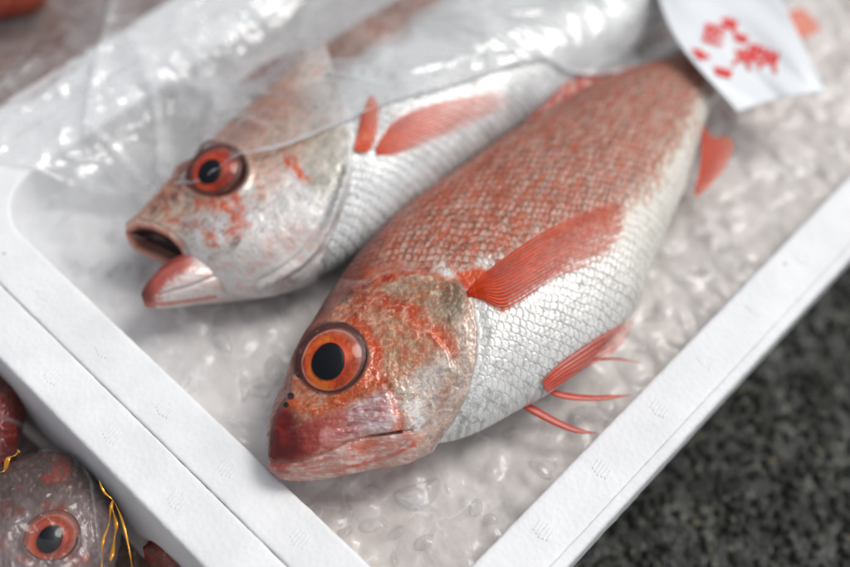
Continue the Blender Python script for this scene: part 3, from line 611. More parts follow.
    gd, gt, _ = sdl(q, G)                                         # left of the line (towards the snout) = head
    headm = gd > 0 if np.median(gd[(x < 400) & (y > 350)]) > 0 else gd < 0
    g = np.where(headm, -np.abs(gd), np.abs(gd))                  # negative on the head
    # nape line: above it the scaled back runs forward
    nd, _, _ = sdl(qw, [(285, 395), (305, 352), (330, 316), (352, 290), (372, 272), (400, 270), (440, 276), (466, 280)]); nape = nd
    if np.median(nd[(x > 380) & (x < 430) & (y > 330)]) < 0: nape = -nd      # positive towards the cheek
    H = ss(1.5, -1.5, g)*ss(-3, 4, nape)*(x < 485)
    hc = np.tile(srgb(212, 172, 152), (n, 1))
    hc = lerp(hc, ss(-0.1, 0.5, nz1)*0.55, srgb(188, 118, 84)); hc = lerp(hc, ss(0.1, 0.5, nz2)*0.25, srgb(150, 130, 108)); hc = lerp(hc, ss(0.15, 0.55, fbm(x/5, y/9, 3, 33))*0.5, srgb(218, 210, 200))
    # olive plate over the gill
    m = pmask(qw, [(378, 280), (400, 272), (440, 280), (462, 286), (466, 315), (452, 335), (425, 322), (395, 304)], 6); hc = lerp(hc, m*0.5, srgb(172, 158, 140)); hc = lerp(hc, m*ss(0.0, 0.5, nz2)*0.6, srgb(204, 196, 182)); hc = lerp(hc, m*ss(0.15, 0.5, nz1)*0.3, srgb(132, 112, 84))
    m = pmask(qw, [(440, 282), (462, 284), (462, 322), (446, 326)], 4); hc = lerp(hc, m*0.5, srgb(104, 98, 78))
    # mottled cheek behind the eye
    m = pmask(qw, [(372, 320), (400, 318), (424, 345), (430, 380), (410, 400), (392, 385), (374, 355)], 8); hc = lerp(hc, m*0.35, srgb(176, 146, 122)); hc = lerp(hc, m*ss(0.0, .45, nz2)*0.7, srgb(200, 186, 160))
    # orange bands: from the nape across the cheek, round the eye
    for pts, w_, a, cc in (([(366, 300), (392, 303), (418, 318), (440, 338), (452, 352)], 8, 0.75, srgb(205, 104, 62)), ([(356, 318), (368, 330), (376, 352), (374, 374), (360, 392), (335, 404)], 6, 0.85, ORG),
                           ([(296, 404), (320, 408), (352, 398), (384, 382)], 7, 0.8, srgb(206, 112, 50)), ([(384, 384), (394, 400), (400, 420), (398, 432)], 5.5, 0.75, srgb(204, 96, 50)),
                           ([(372, 282), (400, 271), (440, 272), (464, 278)], 4.5, 0.9, srgb(204, 86, 36)), ([(412, 436), (430, 420), (444, 400)], 5, 0.6, srgb(212, 128, 96)),
                           ([(340, 330), (352, 310), (368, 296)], 6, 0.6, srgb(168, 78, 40)), ([(296, 360), (312, 330), (340, 300), (366, 280)], 6, .65, srgb(124, 60, 40))):
        _, _, d = sdl(qw, pts); hc = lerp(hc, ss(w_*1.8, w_*0.3, d)*np.clip(a*(1.0+0.9*nz2), 0, 1), cc)
    # pale opercle margin and silver cheek
    hc = lerp(hc, ss(-26, -14, g+4*nz1)*0.8*ss(300, 330, y), srgb(214, 206, 202)); hc = lerp(hc, ss(-10, -3, g)*0.6, srgb(206, 190, 184))
    m = pmask(qw, [(398, 392), (420, 372), (444, 352), (452, 372), (440, 405), (420, 432), (404, 438)], 9); hc = lerp(hc, m*0.8, srgb(226, 226, 226)); hc = lerp(hc, m*ss(0.1, 0.5, nz2)*0.45, srgb(160, 160, 154))
    m = pmask(qw, [(408, 405), (424, 396), (424, 425), (408, 432)], 5); hc = lerp(hc, m*.7, srgb(232, 236, 238))
    _, _, d = sdl(q, [(474, 300), (478, 330), (477, 358), (469, 391), (454, 421)]); hc = lerp(hc, ss(3.0, 0.5, d)*0.6, srgb(120, 92, 78))
    # maxilla plate
    MX = [(300, 421), (318, 415), (345, 408), (372, 396), (388, 388), (396, 402), (397, 424), (394, 432), (372, 434), (350, 439), (322, 452), (300, 460), (280, 462), (280, 440)]
    m = pmask(q+0.7*(qw-q), MX, 7); mc = np.tile(srgb(196, 128, 122), (n, 1)); mc = lerp(mc, ss(335, 365, x+8*nz1), srgb(206, 184, 188)); mc = lerp(mc, ss(345, 310, x)*0.75, srgb(168, 70, 60))
    mc = lerp(mc, ss(0.0, 0.5, fbm(x/12, y/4, 3, 41))*0.5*ss(340, 360, x), srgb(226, 222, 226)); mc = lerp(mc, ss(.1, .5, fbm(x/10, y/3, 3, 44))*0.4, srgb(150, 100, 100)); mc = lerp(mc, ss(0.0, 0.4, fbm(x/18, y/3.0, 3, 47))*0.4, srgb(184, 104, 98)); mc = lerp(mc, ss(0.1, 0.4, fbm(x/5, y/5, 3, 48))*0.5*ss(335, 365, x), srgb(236, 232, 236)); mc = lerp(mc, ss(0.1, 0.5, nz1)*0.4, srgb(216, 190, 190)); hc = lerp(hc, m*0.95, mc); head_max = m
    # snout
    m = pmask(qw, [(262, 470), (266, 430), (276, 405), (296, 412), (300, 430), (306, 452), (285, 462)], 7); hc = lerp(hc, m*0.95, srgb(128, 22, 12)); hc = lerp(hc, m*ss(0.0, 0.5, nz1)*0.35, srgb(176, 64, 34))
    m = pmask(qw, [(262, 450), (264, 420), (276, 385), (292, 352), (312, 322), (318, 330), (298, 372), (292, 396), (280, 416), (270, 440)], 4); hc = lerp(hc, m*0.8, srgb(116, 84, 82)); hc = lerp(hc, m*ss(0, 0.4, nz1)*0.5, srgb(150, 120, 120))
    for (ax, ay, r_) in ((291, 396, 3.2), (286, 405, 2.6)):
        d = np.hypot(x-ax, y-ay); hc = lerp(hc, ss(r_*1.4, r_*0.7, d), srgb(70, 18, 14)); disp -= 0.09*ss(r_*1.3, 0, d)
    # lips and lower jaw
    MOUTH = [(266, 459), (280, 464), (300, 462), (325, 453), (350, 441), (376, 436), (398, 432), (410, 430)]
    md, mt, mabs = sdl(q, MOUTH); low = md if np.median(md[(x > 320) & (x < 360) & (y > 458)]) > 0 else -md   # + below the mouth
    J = ss(-1, 2, low)*ss(425, 405, x)*(x < 430)
    jc = np.tile(srgb(214, 188, 182), (n, 1)); jc = lerp(jc, ss(0.05, .45, fbm(x/14, y/2.2, 3, 57))*0.3, srgb(206, 140, 128)); jc = lerp(jc, ss(0.1, .5, fbm(x/10, y/2, 3, 58))*0.5, srgb(236, 230, 228)); jc = lerp(jc, ss(0.0, 0.5, fbm(x/9, y/4, 3, 51))*0.6, srgb(214, 150, 138)); jc = lerp(jc, ss(300, 276, x)*0.7, srgb(178, 96, 90)); jc = lerp(jc, ss(0.15, 0.5, nz2)*0.35, srgb(228, 224, 222))
    m = pmask(qw, [(350, 446), (372, 438), (384, 444), (360, 454)], 4); jc = lerp(jc, m*0.6, srgb(214, 116, 84))
    hc = lerp(hc, J, jc)
    _, _, d = sdl(q, [(284, 472), (305, 473), (330, 471), (362, 463), (396, 452), (412, 443)]); hc = lerp(hc, ss(3.4, 0.5, d+1.2*nz2)*0.6*(0.6+0.9*nz1), srgb(200, 92, 66)); disp -= 0.045*ss(3.2, 0, d)
    _, _, d = sdl(q, [(266, 464), (300, 466), (330, 458)]); hc = lerp(hc, ss(3.4, 0.4, d+1.2*nz2)*0.4, srgb(196, 90, 80)); disp -= 0.03*ss(3, 0, d)
    hc = lerp(hc, ss(2.2, 0.5, mabs)*ss(0.62, 0.8, mt)*ss(.93, .88, mt), srgb(80, 40, 44)); hc = lerp(hc, ss(2.4, 0.6, mabs)*0.3, srgb(150, 84, 78))
    # coppery cheek specks and dark flecks
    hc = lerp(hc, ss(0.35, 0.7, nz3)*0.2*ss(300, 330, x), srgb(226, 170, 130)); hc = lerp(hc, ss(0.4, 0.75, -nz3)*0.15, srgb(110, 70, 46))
    va = ridged(x/7+0.3*nz2, y/7, 2, 141); vb = ridged(x/3.2, y/4.4, 2, 143); sa = fbm((x+y)/2.6, (x-y)/6.5, 3, 145); sb = fbm((x-0.5*y)/6.0, (y+0.4*x)/2.4, 3, 147); sc = fbm(x/1.7, y/1.7, 2, 149)
    free = (1-head_max)*(1-J)*ss(285, 315, x)
    hc = lerp(hc, free*ss(0.80, 0.95, va)*0.45, srgb(224, 206, 192)); hc = lerp(hc, free*ss(0.10, 0.5, sa)*0.35, srgb(216, 202, 194)); hc = lerp(hc, free*ss(0.12, 0.5, sb)*0.45*ss(460, 400, x), srgb(200, 112, 70))
    hc = lerp(hc, free*ss(0.15, 0.5, -sa)*0.16, srgb(140, 104, 84)); hc = lerp(hc, free*ss(0.82, 0.95, vb)*0.25, srgb(196, 128, 96)); hc = lerp(hc, free*ss(0.3, 0.7, -sc)*0.12, srgb(112, 84, 66)); hc = lerp(hc, free*ss(0.35, 0.7, sc)*0.25, srgb(234, 214, 200))
    hc = lerp(hc, free*ss(0.2, 0.5, nz1)*ss(470, 430, x)*0.25, srgb(206, 120, 84))
    loc_ = 1+0.16*free*(va-0.62)*2+0.08*sa+0.06*sb*free+0.22*nz1; hc = np.clip(hc*np.clip(loc_, 0.45, 1.5)[:, None], 0, 0.9)
    hc = lerp(hc, free*ss(0.86, 0.97, va)*ss(0, .3, nz2)*0.5, srgb(236, 226, 216))
    hc = lerp(hc, head_max*ss(0.12, 0.45, fbm(x/22+3, y/3.2, 3, 171))*ss(318, 345, x)*0.45, srgb(150, 84, 84)); hc = lerp(hc, head_max*ss(0.2, 0.5, fbm(x/9, y/5, 3, 173))*ss(330, 360, x)*0.5, srgb(240, 234, 236))
    col = lerp(col, H, hc)
    # forehead: smooth brown red between eye and nape
    _, _, dd_ = sdl(qw, [(292, 372), (305, 340), (326, 312), (350, 292)]); col = lerp(col, ss(12, 2, dd_)*0.45, srgb(92, 46, 34))
    fm = (1-ss(-3, 4, nape))*ss(430, 380, x)*ss(395, 345, x); fc = np.tile(srgb(122, 54, 34), (n, 1)); fc = lerp(fc, ss(0, 0.5, nz1)*0.5, srgb(150, 96, 84)); fc = lerp(fc, ss(.1, .6, nz2)*0.4, srgb(96, 44, 32)); col = lerp(col, fm*0.85, fc)
    _, _, d = sdl(qw, [(352, 292), (372, 268), (398, 266), (430, 271)]); col = lerp(col, ss(9, 0, d+5*nz2)*0.75*(0.7+0.8*nz1), srgb(178, 76, 40))
    col = lerp(col, ss(0.80, 0.97, v+0.06*nz1)*ss(420, 380, x)*0.65, srgb(96, 58, 54))
    # orange skin at the fin root
    m = pmask(qw, [(455, 270), (478, 266), (492, 272), (480, 292), (466, 298), (462, 284)], 4); col = lerp(col, m*0.95, srgb(200, 78, 24)); m = pmask(qw, [(470, 286), (500, 296), (520, 306), (505, 316), (480, 302)], 5); col = lerp(col, m*0.6*(0.6+nz2), srgb(212, 96, 60))
    # fine rosy bloom on the belly near head and throat
    # ---------------- relief of the head
    hm = ss(4, -2, g)*(x < 485)
    disp = disp*(1-0.85*H)
    disp += 0.14*hm*ss(-60, -4, g)*ss(-6, 8, nape)                 # gill cover stands proud of the body
    disp -= 0.07*ss(0, 3, g)*ss(16, 4, g)*ss(268, 300, y)*(x < 500)
    pd, _, pab = sdl(q, [(404, 318), (428, 330), (446, 350), (453, 372), (448, 396), (432, 416), (414, 432)])
    pin = pd if np.median(pd[(x > 395) & (x < 410) & (y > 350) & (y < 390)]) < 0 else -pd
    disp += 0.08*ss(2.5, -2.5, pin)*ss(-40, -4, pin)*H
    disp += 0.055*head_max*ss(276, 300, x)+head_max*0.022*fbm(x/16, y/3.5, 3, 151)+0.02*J*fbm(x/14, y/2.5, 3, 153); _, _, d = sdl(q, [(284, 430), (302, 420), (345, 406), (372, 394), (386, 386)]); disp -= 0.05*ss(7, 0, d)
    _, _, d = sdl(q, [(388, 388), (397, 402), (398, 424), (394, 434)]); disp -= 0.04*ss(7, 0, d)
    _, _, d = sdl(q, [(340, 428), (362, 424), (392, 424)]); disp -= 0.03*ss(4, 0, d)
    disp -= (0.025+0.05*ss(0.55, 0.7, mt))*ss(3.0, 0, mabs)*(x < 412)*(x > 262); disp += 0.03*J*ss(1, 8, low)
    disp += H*(0.004*sc*free+0.030*nz1+0.006*nz2+0.003*nz3+0.008*(va-0.6)+0.005*sa+0.012*fbm(x/4, y/8, 3, 61))
    disp += fm*0.01*nz2
    # eye socket
    ex, ey = 331.5, 359; dx = x-ex; dy = y-ey; a = math.radians(-38); ux = dx*math.cos(a)+dy*math.sin(a); uy = -dx*math.sin(a)+dy*math.cos(a)
    er = np.hypot(ux/36.0, uy/33.0)
    disp = disp*ss(0.8, 1.1, er)+(-0.42)*ss(1.03, 0.8, er)+0.05*np.exp(-((er-1.10)/0.12)**2)
    col = lerp(col, ss(1.14, 1.0, er)*0.75, srgb(84, 40, 30)); col = lerp(col, np.exp(-((er-1.2)/0.1)**2)*0.5*(0.6+nz2), srgb(206, 112, 52))
    shine = shine*(1-H)+H*0.10; col = np.clip(col, 0, 1)**(1+np.maximum(0.55*H, 0.22*back))[:, None]*0.97; hu = np.maximum(0.15*H, 0.6*back)[:, None]; col = col*(1+hu*np.array([0.14, 0.14, -0.10]))
    body_mesh('body', f, disp, col, np.clip(shine, 0, 1), root, M_fish, 0.2+0.25*H+0.35*H*head_max)
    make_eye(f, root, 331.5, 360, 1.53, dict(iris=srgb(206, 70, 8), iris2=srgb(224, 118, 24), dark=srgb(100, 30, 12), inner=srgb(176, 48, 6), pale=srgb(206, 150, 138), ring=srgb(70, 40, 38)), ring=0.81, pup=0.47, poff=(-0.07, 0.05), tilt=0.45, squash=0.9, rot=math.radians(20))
    # pectoral fin on the flank
    pectoral_like(f, root, None, [(466, 292), (482, 276), (505, 257), (540, 234), (580, 214), (610, 203), (632, 202)], [(468, 297), (482, 300), (500, 311), (518, 305), (552, 283), (592, 266), (628, 246)], 150, 90,
                  (srgb(168, 34, 8), srgb(232, 92, 34), srgb(226, 108, 60)), lift=0.07, rays=15, opac=(1.1, 0.6), amp=0.035)
    # pelvic fin folded along the belly, its spines hanging onto the ice
    pectoral_like(f, root, None, [(540, 381), (560, 361), (590, 340), (616, 325), (640, 316)], [(545, 392), (565, 380), (592, 366), (618, 350), (634, 328)], 50, 60,
                  (srgb(214, 112, 92), srgb(190, 46, 26), srgb(232, 200, 190)), lift=0.10, name='pelvic_fin', rays=6, opac=(1, 0.6), amp=0.05)
    def spine(pts, z, r0, r1, c0):
        P = UA(spl(pts, 30), np.linspace(z[0], z[1], 30)); rr = np.interp(np.linspace(0, 1, 30), [0, 0.25, 0.7, 1], [r0*0.8, r0, r0*0.75, r1]); V, fc = tube(P, rr, 12, 0.22)
        t = np.repeat(np.linspace(0, 1, 30), 12); cc = lerp(np.tile(c0, (len(V), 1)), ss(0.3, 1, t)*0.5, srgb(206, 110, 90)); cc = lerp(cc, ss(0, .5, fbm(V[:, 0]*4, V[:, 1]*9, 2, 3))*0.4, srgb(150, 34, 20))
        return mesh('fin_ray', V, fc, M_fin, root, col=cc, attrs={'Opac': np.clip(1.05-0.45*t, 0, 1)})
    spine([(515, 399), (535, 411), (560, 424), (580, 431), (597, 433)], (-0.1, -0.9), 0.19, 0.015, srgb(186, 58, 34))
    spine([(540, 386), (562, 395), (590, 398), (612, 397), (631, 395)], (-0.1, -0.8), 0.16, 0.015, srgb(200, 66, 40))
    spine([(570, 358), (595, 359), (618, 359), (641, 363)], (0.0, -0.8), 0.08, 0.012, srgb(190, 62, 44))
    free_fin(root, [(694, 195), (700, 165), (702, 128)], [(698, 198), (722, 172), (733, 150), (728, 138), (712, 136), (705, 126)], (0.3, 0.4), (0.1, 0.3), (srgb(150, 24, 6), srgb(228, 84, 34), srgb(236, 140, 104)), rays=9, name='anal_fin', opac=(1, 0.65), amp=0.08)
    free_fin(root, [(500, 143), (545, 114), (575, 96), (605, 80), (640, 68)], [(520, 124), (548, 100), (572, 76), (592, 73), (625, 66)], (0.6, 0.6), (0.9, 0.7), (srgb(196, 120, 108), srgb(186, 66, 46), srgb(206, 150, 140)), rays=7, name='dorsal_fin', opac=(0.95, 0.7), amp=0.06)
    free_fin(root, [(705, 40), (718, 52), (738, 72)], [(745, -35), (778, 0), (770, 25), (800, 8), (822, 30)], (0.5, 0.5), (0.2, 0.0), (srgb(216, 130, 116), srgb(204, 80, 56), srgb(222, 130, 90)), rays=12, name='tail_fin', opac=(1, 0.85), amp=0.05)
    return root, f
front_fish, FF = fish_front()
cam.dof.focus_distance = float(abs((RT@(U(345, 370, 2.2)-O))[2]))*0.01

# ---- the fish behind it, mouth open
def fish_behind():
    pairs = [((125, 227), (127, 240)), ((134, 221), (138, 248)), ((147, 208), (158, 257)), ((163, 190), (184, 268)), ((182, 170), (207, 284)),
             ((205, 150), (234, 293)), ((232, 126), (264, 294)), ((262, 100), (298, 283)), ((300, 68), (338, 264)), ((345, 38), (378, 236)),
             ((395, 8), (422, 202)), ((450, -25), (470, 162)), ((510, -55), (525, 124)), ((570, -80), (582, 86)), ((630, -98), (634, 48)), ((690, -105), (684, 0)), ((740, -112), (735, -60))]
    th = [0.4, 0.7, 1.0, 1.4, 1.75, 2.05, 2.2, 2.3, 2.4, 2.5, 2.5, 2.4, 2.2, 1.9, 1.5, 1.0, 0.5]
    f = loft(pairs, [0.4]*3+[0.2]*14, th, 620, 230, 30, scale=0.985)
    root = empty('red_fish', (3, 8, -2.2)); tag(root, 'silvery fish with gaping open mouth, half under the clear plastic film', 'fish', 'whole red fish packed on ice')
    q = f.q; n = len(q); s = f.s.ravel(); b = f.b.ravel(); v = f.v.ravel(); x, y = q[:, 0], q[:, 1]
    nz1 = fbm(x/20, y/20, 4, 101); nz2 = fbm(x/7, y/7, 3, 105); nz3 = fbm(x/2.5, y/2.5, 2, 109); qw = q+np.stack([fbm(x/9, y/9, 4, 113), fbm(x/9+50, y/9, 4, 117)], 1)*10
    rim, cid, loc = scales(s, b, seed=13); edge = ss(0.085, 0, rim)
    back = ss(0.15, 0.5, v+0.15*nz1)
    col = np.tile(srgb(224, 226, 226), (n, 1)); col = lerp(col, edge*0.5, srgb(140, 138, 130)); col = lerp(col, ss(0.1, 0.5, nz2)*0.35, srgb(170, 170, 164))
    bc = np.tile(srgb(178, 156, 148), (n, 1)); bc = lerp(bc, edge*0.4, srgb(140, 100, 88)); bc = lerp(bc, ss(0, 0.5, nz1)*0.5, srgb(160, 128, 118)); bc = lerp(bc, ss(0.1, 0.5, fbm(x/9, y/9, 3, 177))*0.5, srgb(150, 96, 80)); col = lerp(col, back, bc)
    disp = 0.03*ss(0, 0.05, rim)-0.02*edge
    m = pmask(qw, [(380, 140), (400, 120), (440, 104), (500, 92), (512, 104), (480, 122), (430, 140), (396, 154)], 12); col = lerp(col, m*0.25, srgb(222, 150, 132))
    # head
    gd, _, gab = sdl(q, [(330, 60), (346, 110), (352, 150), (350, 185), (338, 220), (320, 262), (312, 290)])
    hd = gd if np.median(gd[(x < 250)]) > 0 else -gd; H = ss(-1.5, 1.5, hd)
    hc = np.tile(srgb(206, 184, 170), (n, 1)); hc = lerp(hc, ss(-0.1, .5, nz1)*0.5, srgb(196, 150, 128)); hc = lerp(hc, ss(0.05, 0.5, nz2)*0.45, srgb(150, 140, 126))
    low = ss(0.0, -0.4, v+0.15*nz1); hc = lerp(hc, low*0.85*ss(175, 200, x), srgb(224, 224, 224)); hc = lerp(hc, low*ss(0, 0.5, fbm(x/12, y/5, 3, 7))*0.4, srgb(196, 196, 196)); hc = lerp(hc, ss(60, 10, hd)*0.75, srgb(218, 220, 218))
    hc = lerp(hc, pmask(qw, [(300, 150), (320, 120), (346, 130), (344, 180), (320, 196), (304, 180)], 8)*0.6, srgb(160, 156, 140))
    for pts, w_, a_, cc in (([(205, 205), (230, 200), (238, 215), (235, 232)], 8, 0.85, srgb(216, 94, 44)), ([(281, 151), (292, 166), (306, 180)], 4, 0.95, srgb(210, 92, 46)), ([(250, 268), (275, 250), (300, 235)], 7, 0.6, srgb(222, 140, 118)), ([(165, 215), (190, 222), (208, 235), (216, 247)], 4, 0.8, srgb(206, 112, 72)),
                            ([(150, 215), (170, 200), (186, 180)], 8, .5, srgb(120, 70, 60)), ([(255, 150), (268, 170), (262, 196)], 9, 0.4, srgb(206, 130, 96)), ([(160, 202), (172, 190), (182, 180)], 6, .6, srgb(110, 56, 48))):
        _, _, d = sdl(qw, pts); hc = lerp(hc, ss(w_*2.0, w_*0.2, d)*a_*(0.75+0.7*nz2), cc)
    _, _, d = sdl(q, [(182, 222), (205, 224), (222, 232)]); hc = lerp(hc, ss(6, 1, d)*0.4, srgb(170, 172, 180)); disp -= 0.05*ss(6, 0, d)
    _, _, d = sdl(q, [(212, 258), (230, 250), (237, 240)]); hc = lerp(hc, ss(6, 2, d)*0.7, srgb(110, 100, 84))
    # lip of the upper jaw and the open gullet
    mo = [(129, 233), (138, 227), (152, 229), (168, 237), (179, 248), (186, 262), (172, 262), (152, 254), (137, 247)]
    mi = inside(q, mo); _, _, md = sdl(q, mo, True); ms = np.where(mi, -md, md)
    hc = lerp(hc, ss(8, 1, ms+4*nz2)*0.75, srgb(196, 124, 106)); hc = lerp(hc, ss(1.5, -1.5, ms), srgb(92, 58, 48)); hc = lerp(hc, ss(-3, -7, ms), srgb(34, 20, 18))
    m2 = pmask(q, [(146, 233), (160, 237), (162, 243), (148, 241)], 3); hc = lerp(hc, m2*0.6, srgb(150, 110, 112))
    disp = disp*(1-H)+H*(0.03*nz1+0.02*nz2+0.006*nz3); disp += 0.07*np.exp(-((ms-2.5)/2.4)**2)+0.03*np.exp(-((ms-9)/2.4)**2)-0.5*ss(1, -6, ms)
    disp += 0.12*H*ss(60, 6, hd)-0.05*ss(0, -4, hd)*ss(-20, -6, hd)
    for k in range(4):                                            # folds of the gill membrane
        _, _, d = sdl(q, [(262+10*k, 286-3*k), (300+9*k, 262-8*k), (324+6*k, 232-12*k), (332+5*k, 205-12*k)]); disp += 0.05*ss(4.5, 0, d)-0.03*np.exp(-((d-6)/2.0)**2); hc = lerp(hc, np.exp(-((d-5)/1.6)**2)*0.3, srgb(150, 150, 150))
    sa = fbm((x+y)/3, (x-y)/8, 3, 145); sb = fbm((x-0.5*y)/7, (y+0.4*x)/3, 3, 147); fr = ss(8, 14, ms)
    hc = lerp(hc, fr*ss(0.1, 0.5, sa)*0.4, srgb(222, 206, 196)); hc = lerp(hc, fr*ss(0.1, 0.5, sb)*0.4*ss(0.6, -0.1, -v), srgb(200, 120, 86)); hc = lerp(hc, fr*ss(0.15, 0.5, -sa)*0.35, srgb(130, 108, 94))
    hc = lerp(hc, ss(0.1, 0.5, v)*0.55*ss(0, 70, hd+20*nz1), srgb(160, 92, 66)); m = pmask(qw, [(186, 262), (236, 252), (290, 232), (335, 225), (330, 262), (280, 300), (200, 300)], 12)
    w2 = np.tile(srgb(224, 218, 215), (n, 1)); w2 = lerp(w2, ss(0.0, 0.5, fbm(x/12, y/6, 3, 7))*0.4, srgb(206, 190, 186)); w2 = lerp(w2, ss(0.1, .5, fbm(x/10, y/8, 3, 8))*0.35, srgb(220, 160, 142)); hc = lerp(hc, m*0.85, w2)
    col = lerp(col, H, hc)
    er = np.hypot((x-214)/32, (y-171)/25.5); disp = disp*ss(0.8, 1.1, er)-0.36*ss(1.03, 0.8, er)+0.10*np.exp(-((er-1.12)/0.12)**2); col = lerp(col, ss(1.2, 1.03, er)*0.8, srgb(96, 48, 40))
    body_mesh('body', f, disp, (col*(1+0.25*fbm(x/26, y/26, 2, 191))[:, None])**1.15, np.full(n, 0.12), root, M_fish)
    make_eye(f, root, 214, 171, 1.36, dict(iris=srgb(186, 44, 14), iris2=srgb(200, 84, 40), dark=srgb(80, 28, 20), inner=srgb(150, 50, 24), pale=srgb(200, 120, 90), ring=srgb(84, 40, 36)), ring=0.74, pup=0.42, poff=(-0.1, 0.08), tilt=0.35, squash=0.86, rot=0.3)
    # lower jaw: a second lobe that swings down from the gape
    jp = [((141, 296), (144, 304)), ((146, 286), (160, 306)), ((160, 272), (182, 303)), ((178, 261), (204, 299)), ((202, 256), (228, 297)), ((230, 254), (256, 294)), ((262, 250), (286, 288))]
    j = loft(jp, [0.3, 0.3, 0.25, 0.1, -0.25, -0.8, -1.5], [0.3, 0.6, 0.9, 1.1, 1.2, 1.2, 1.0], 220, 130, 24, scale=0.99)
    qj = j.q; xj, yj = qj[:, 0], qj[:, 1]; vj = j.v.ravel(); nj = len(qj); a1 = fbm(xj/9, yj/5, 3, 7); a2 = fbm(xj/4, yj/4, 3, 9)
    cj = np.tile(srgb(222, 214, 210), (nj, 1)); cj = lerp(cj, ss(0.0, 0.5, a1)*0.5, srgb(214, 170, 160)); cj = lerp(cj, ss(0.1, .5, a2)*0.25, srgb(190, 180, 182)); cj = lerp(cj, ss(0.1, .5, fbm(xj/10, yj/8, 3, 8))*0.35, srgb(220, 160, 142))
    _, _, d1 = sdl(qj, [(140, 298), (148, 282), (160, 269), (178, 259), (188, 256)]); cj = lerp(cj, ss(21, 10, d1+4*a2)*ss(204, 180, xj)*0.9, srgb(180, 78, 62)); cj = lerp(cj, ss(5, 1, d1)*ss(200, 180, xj)*0.5, srgb(130, 40, 34)); cj = lerp(cj, ss(158, 146, xj+3*a1)*0.6, srgb(90, 50, 56))
    _, _, d2 = sdl(qj, [(142, 304), (165, 304), (190, 301), (215, 297)]); cj = lerp(cj, ss(3, 1, d2)*0.7, srgb(206, 110, 92))
    _, _, d3 = sdl(qj, [(160, 294), (190, 286), (225, 272), (250, 262)]); dj = -0.05*ss(3.5, 0, d3)+0.02*a1+0.04*np.exp(-((d1-11)/3)**2)*ss(198, 184, xj); cj = lerp(cj, ss(2.5, .5, d3)*0.4, srgb(150, 110, 112))
    body_mesh('lower_jaw', j, dj, cj**1.1*0.97, np.full(nj, 0.12), root, M_fish)
    pectoral_like(f, root, None, [(352, 152), (358, 130), (362, 112), (372, 92)], [(362, 154), (372, 150), (378, 132), (380, 100)], 50, 40, (srgb(224, 96, 52), srgb(200, 60, 26), srgb(220, 150, 130)), lift=0.15, rays=6, opac=(1, 0.8))
    pectoral_like(f, root, None, [(374, 150), (392, 124), (425, 106), (465, 97), (508, 90)], [(376, 156), (398, 154), (430, 142), (468, 126), (512, 106)], 70, 60, (srgb(196, 56, 24), srgb(228, 100, 60), srgb(226, 140, 114)), lift=0.1, rays=10, opac=(0.95, 0.35), amp=0.02)
    free_fin(root, [(262, 118), (288, 104), (318, 88)], [(238, 82), (268, 62), (304, 48)], (0.9, 0.9), (0.3, 0.5), (srgb(120, 74, 66), srgb(92, 46, 40), srgb(130, 90, 84)), rays=5, name='dorsal_fin', opac=(0.95, 0.6), amp=0.03)
    return root, f
back_fish, FB = fish_behind()

# ---- smaller views of fish in the neighbouring boxes
def simple_fish(pairs, z, th, label, eye=None, cold=None, colb=None, seed=0, N=260):
    f = loft(pairs, z, th, N, 130, 24); c0 = f.G.reshape(-1, 3).mean(0)
    root = empty('red_fish', (c0[0], c0[1], f.G[..., 2].min())); tag(root, label, 'fish', 'whole red fish packed on ice')
    q = f.q; x, y = q[:, 0], q[:, 1]; n = len(q); v = f.v.ravel(); nz1 = fbm(x/16, y/16, 4, seed); nz2 = fbm(x/5, y/5, 3, seed+3)
    col = lerp(np.tile(colb, (n, 1)), ss(0.0, 0.5, v+0.3*nz1), cold); col = lerp(col, ss(0.1, 0.5, nz2)*0.5, srgb(150, 140, 136)); col = lerp(col, ss(0.15, .6, nz1)*0.6, srgb(186, 96, 74)); col = lerp(col, ss(.2, .6, -nz2)*0.3, srgb(214, 208, 206))
    disp = 0.06*nz1+0.04*nz2
    if eye:
        er = np.hypot((x-eye[0])/eye[2], (y-eye[1])/(eye[2]*0.8)); disp = disp*ss(0.8, 1.1, er)-0.3*ss(1.03, 0.8, er)+0.1*np.exp(-((er-1.12)/0.12)**2); col = lerp(col, ss(1.2, 1.03, er)*0.7, srgb(96, 60, 56))
    body_mesh('body', f, disp, col**1.7, np.full(n, 0.1), root, M_fish)
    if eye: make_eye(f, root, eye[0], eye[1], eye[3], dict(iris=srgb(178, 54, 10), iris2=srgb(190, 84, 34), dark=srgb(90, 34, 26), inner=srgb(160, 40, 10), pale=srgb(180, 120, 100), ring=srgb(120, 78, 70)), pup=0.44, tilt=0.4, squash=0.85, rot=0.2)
    return root, f
bag_fish, F3 = simple_fish([((117, 512), (121, 530)), ((106, 492), (116, 560)), ((88, 470), (102, 600)), ((62, 455), (78, 625)), ((30, 458), (48, 650)), ((-5, 475), (12, 670)), ((-60, 500), (-40, 700)), ((-130, 540), (-110, 730))],
    -2.6, [0.4, 1.0, 1.5, 1.8, 2.0, 2.1, 2.0, 1.6], 'silver grey fish head with red eye inside the clear bag, lower left', (50, 540, 25, 1.2), srgb(128, 112, 110), srgb(170, 160, 162), 201)
red_fish, F4 = simple_fish([((24, 392), (25, 404)), ((16, 379), (22, 425)), ((4, 374), (16, 448)), ((-20, 372), (2, 470)), ((-60, 380), (-40, 490)), ((-110, 400), (-95, 500))],
    -2.4, [0.3, 0.7, 1.0, 1.3, 1.4, 1.0], 'dark blood red fish snout at the left edge beside the foam rim', None, srgb(120, 20, 14), srgb(150, 34, 26), 231, 140)
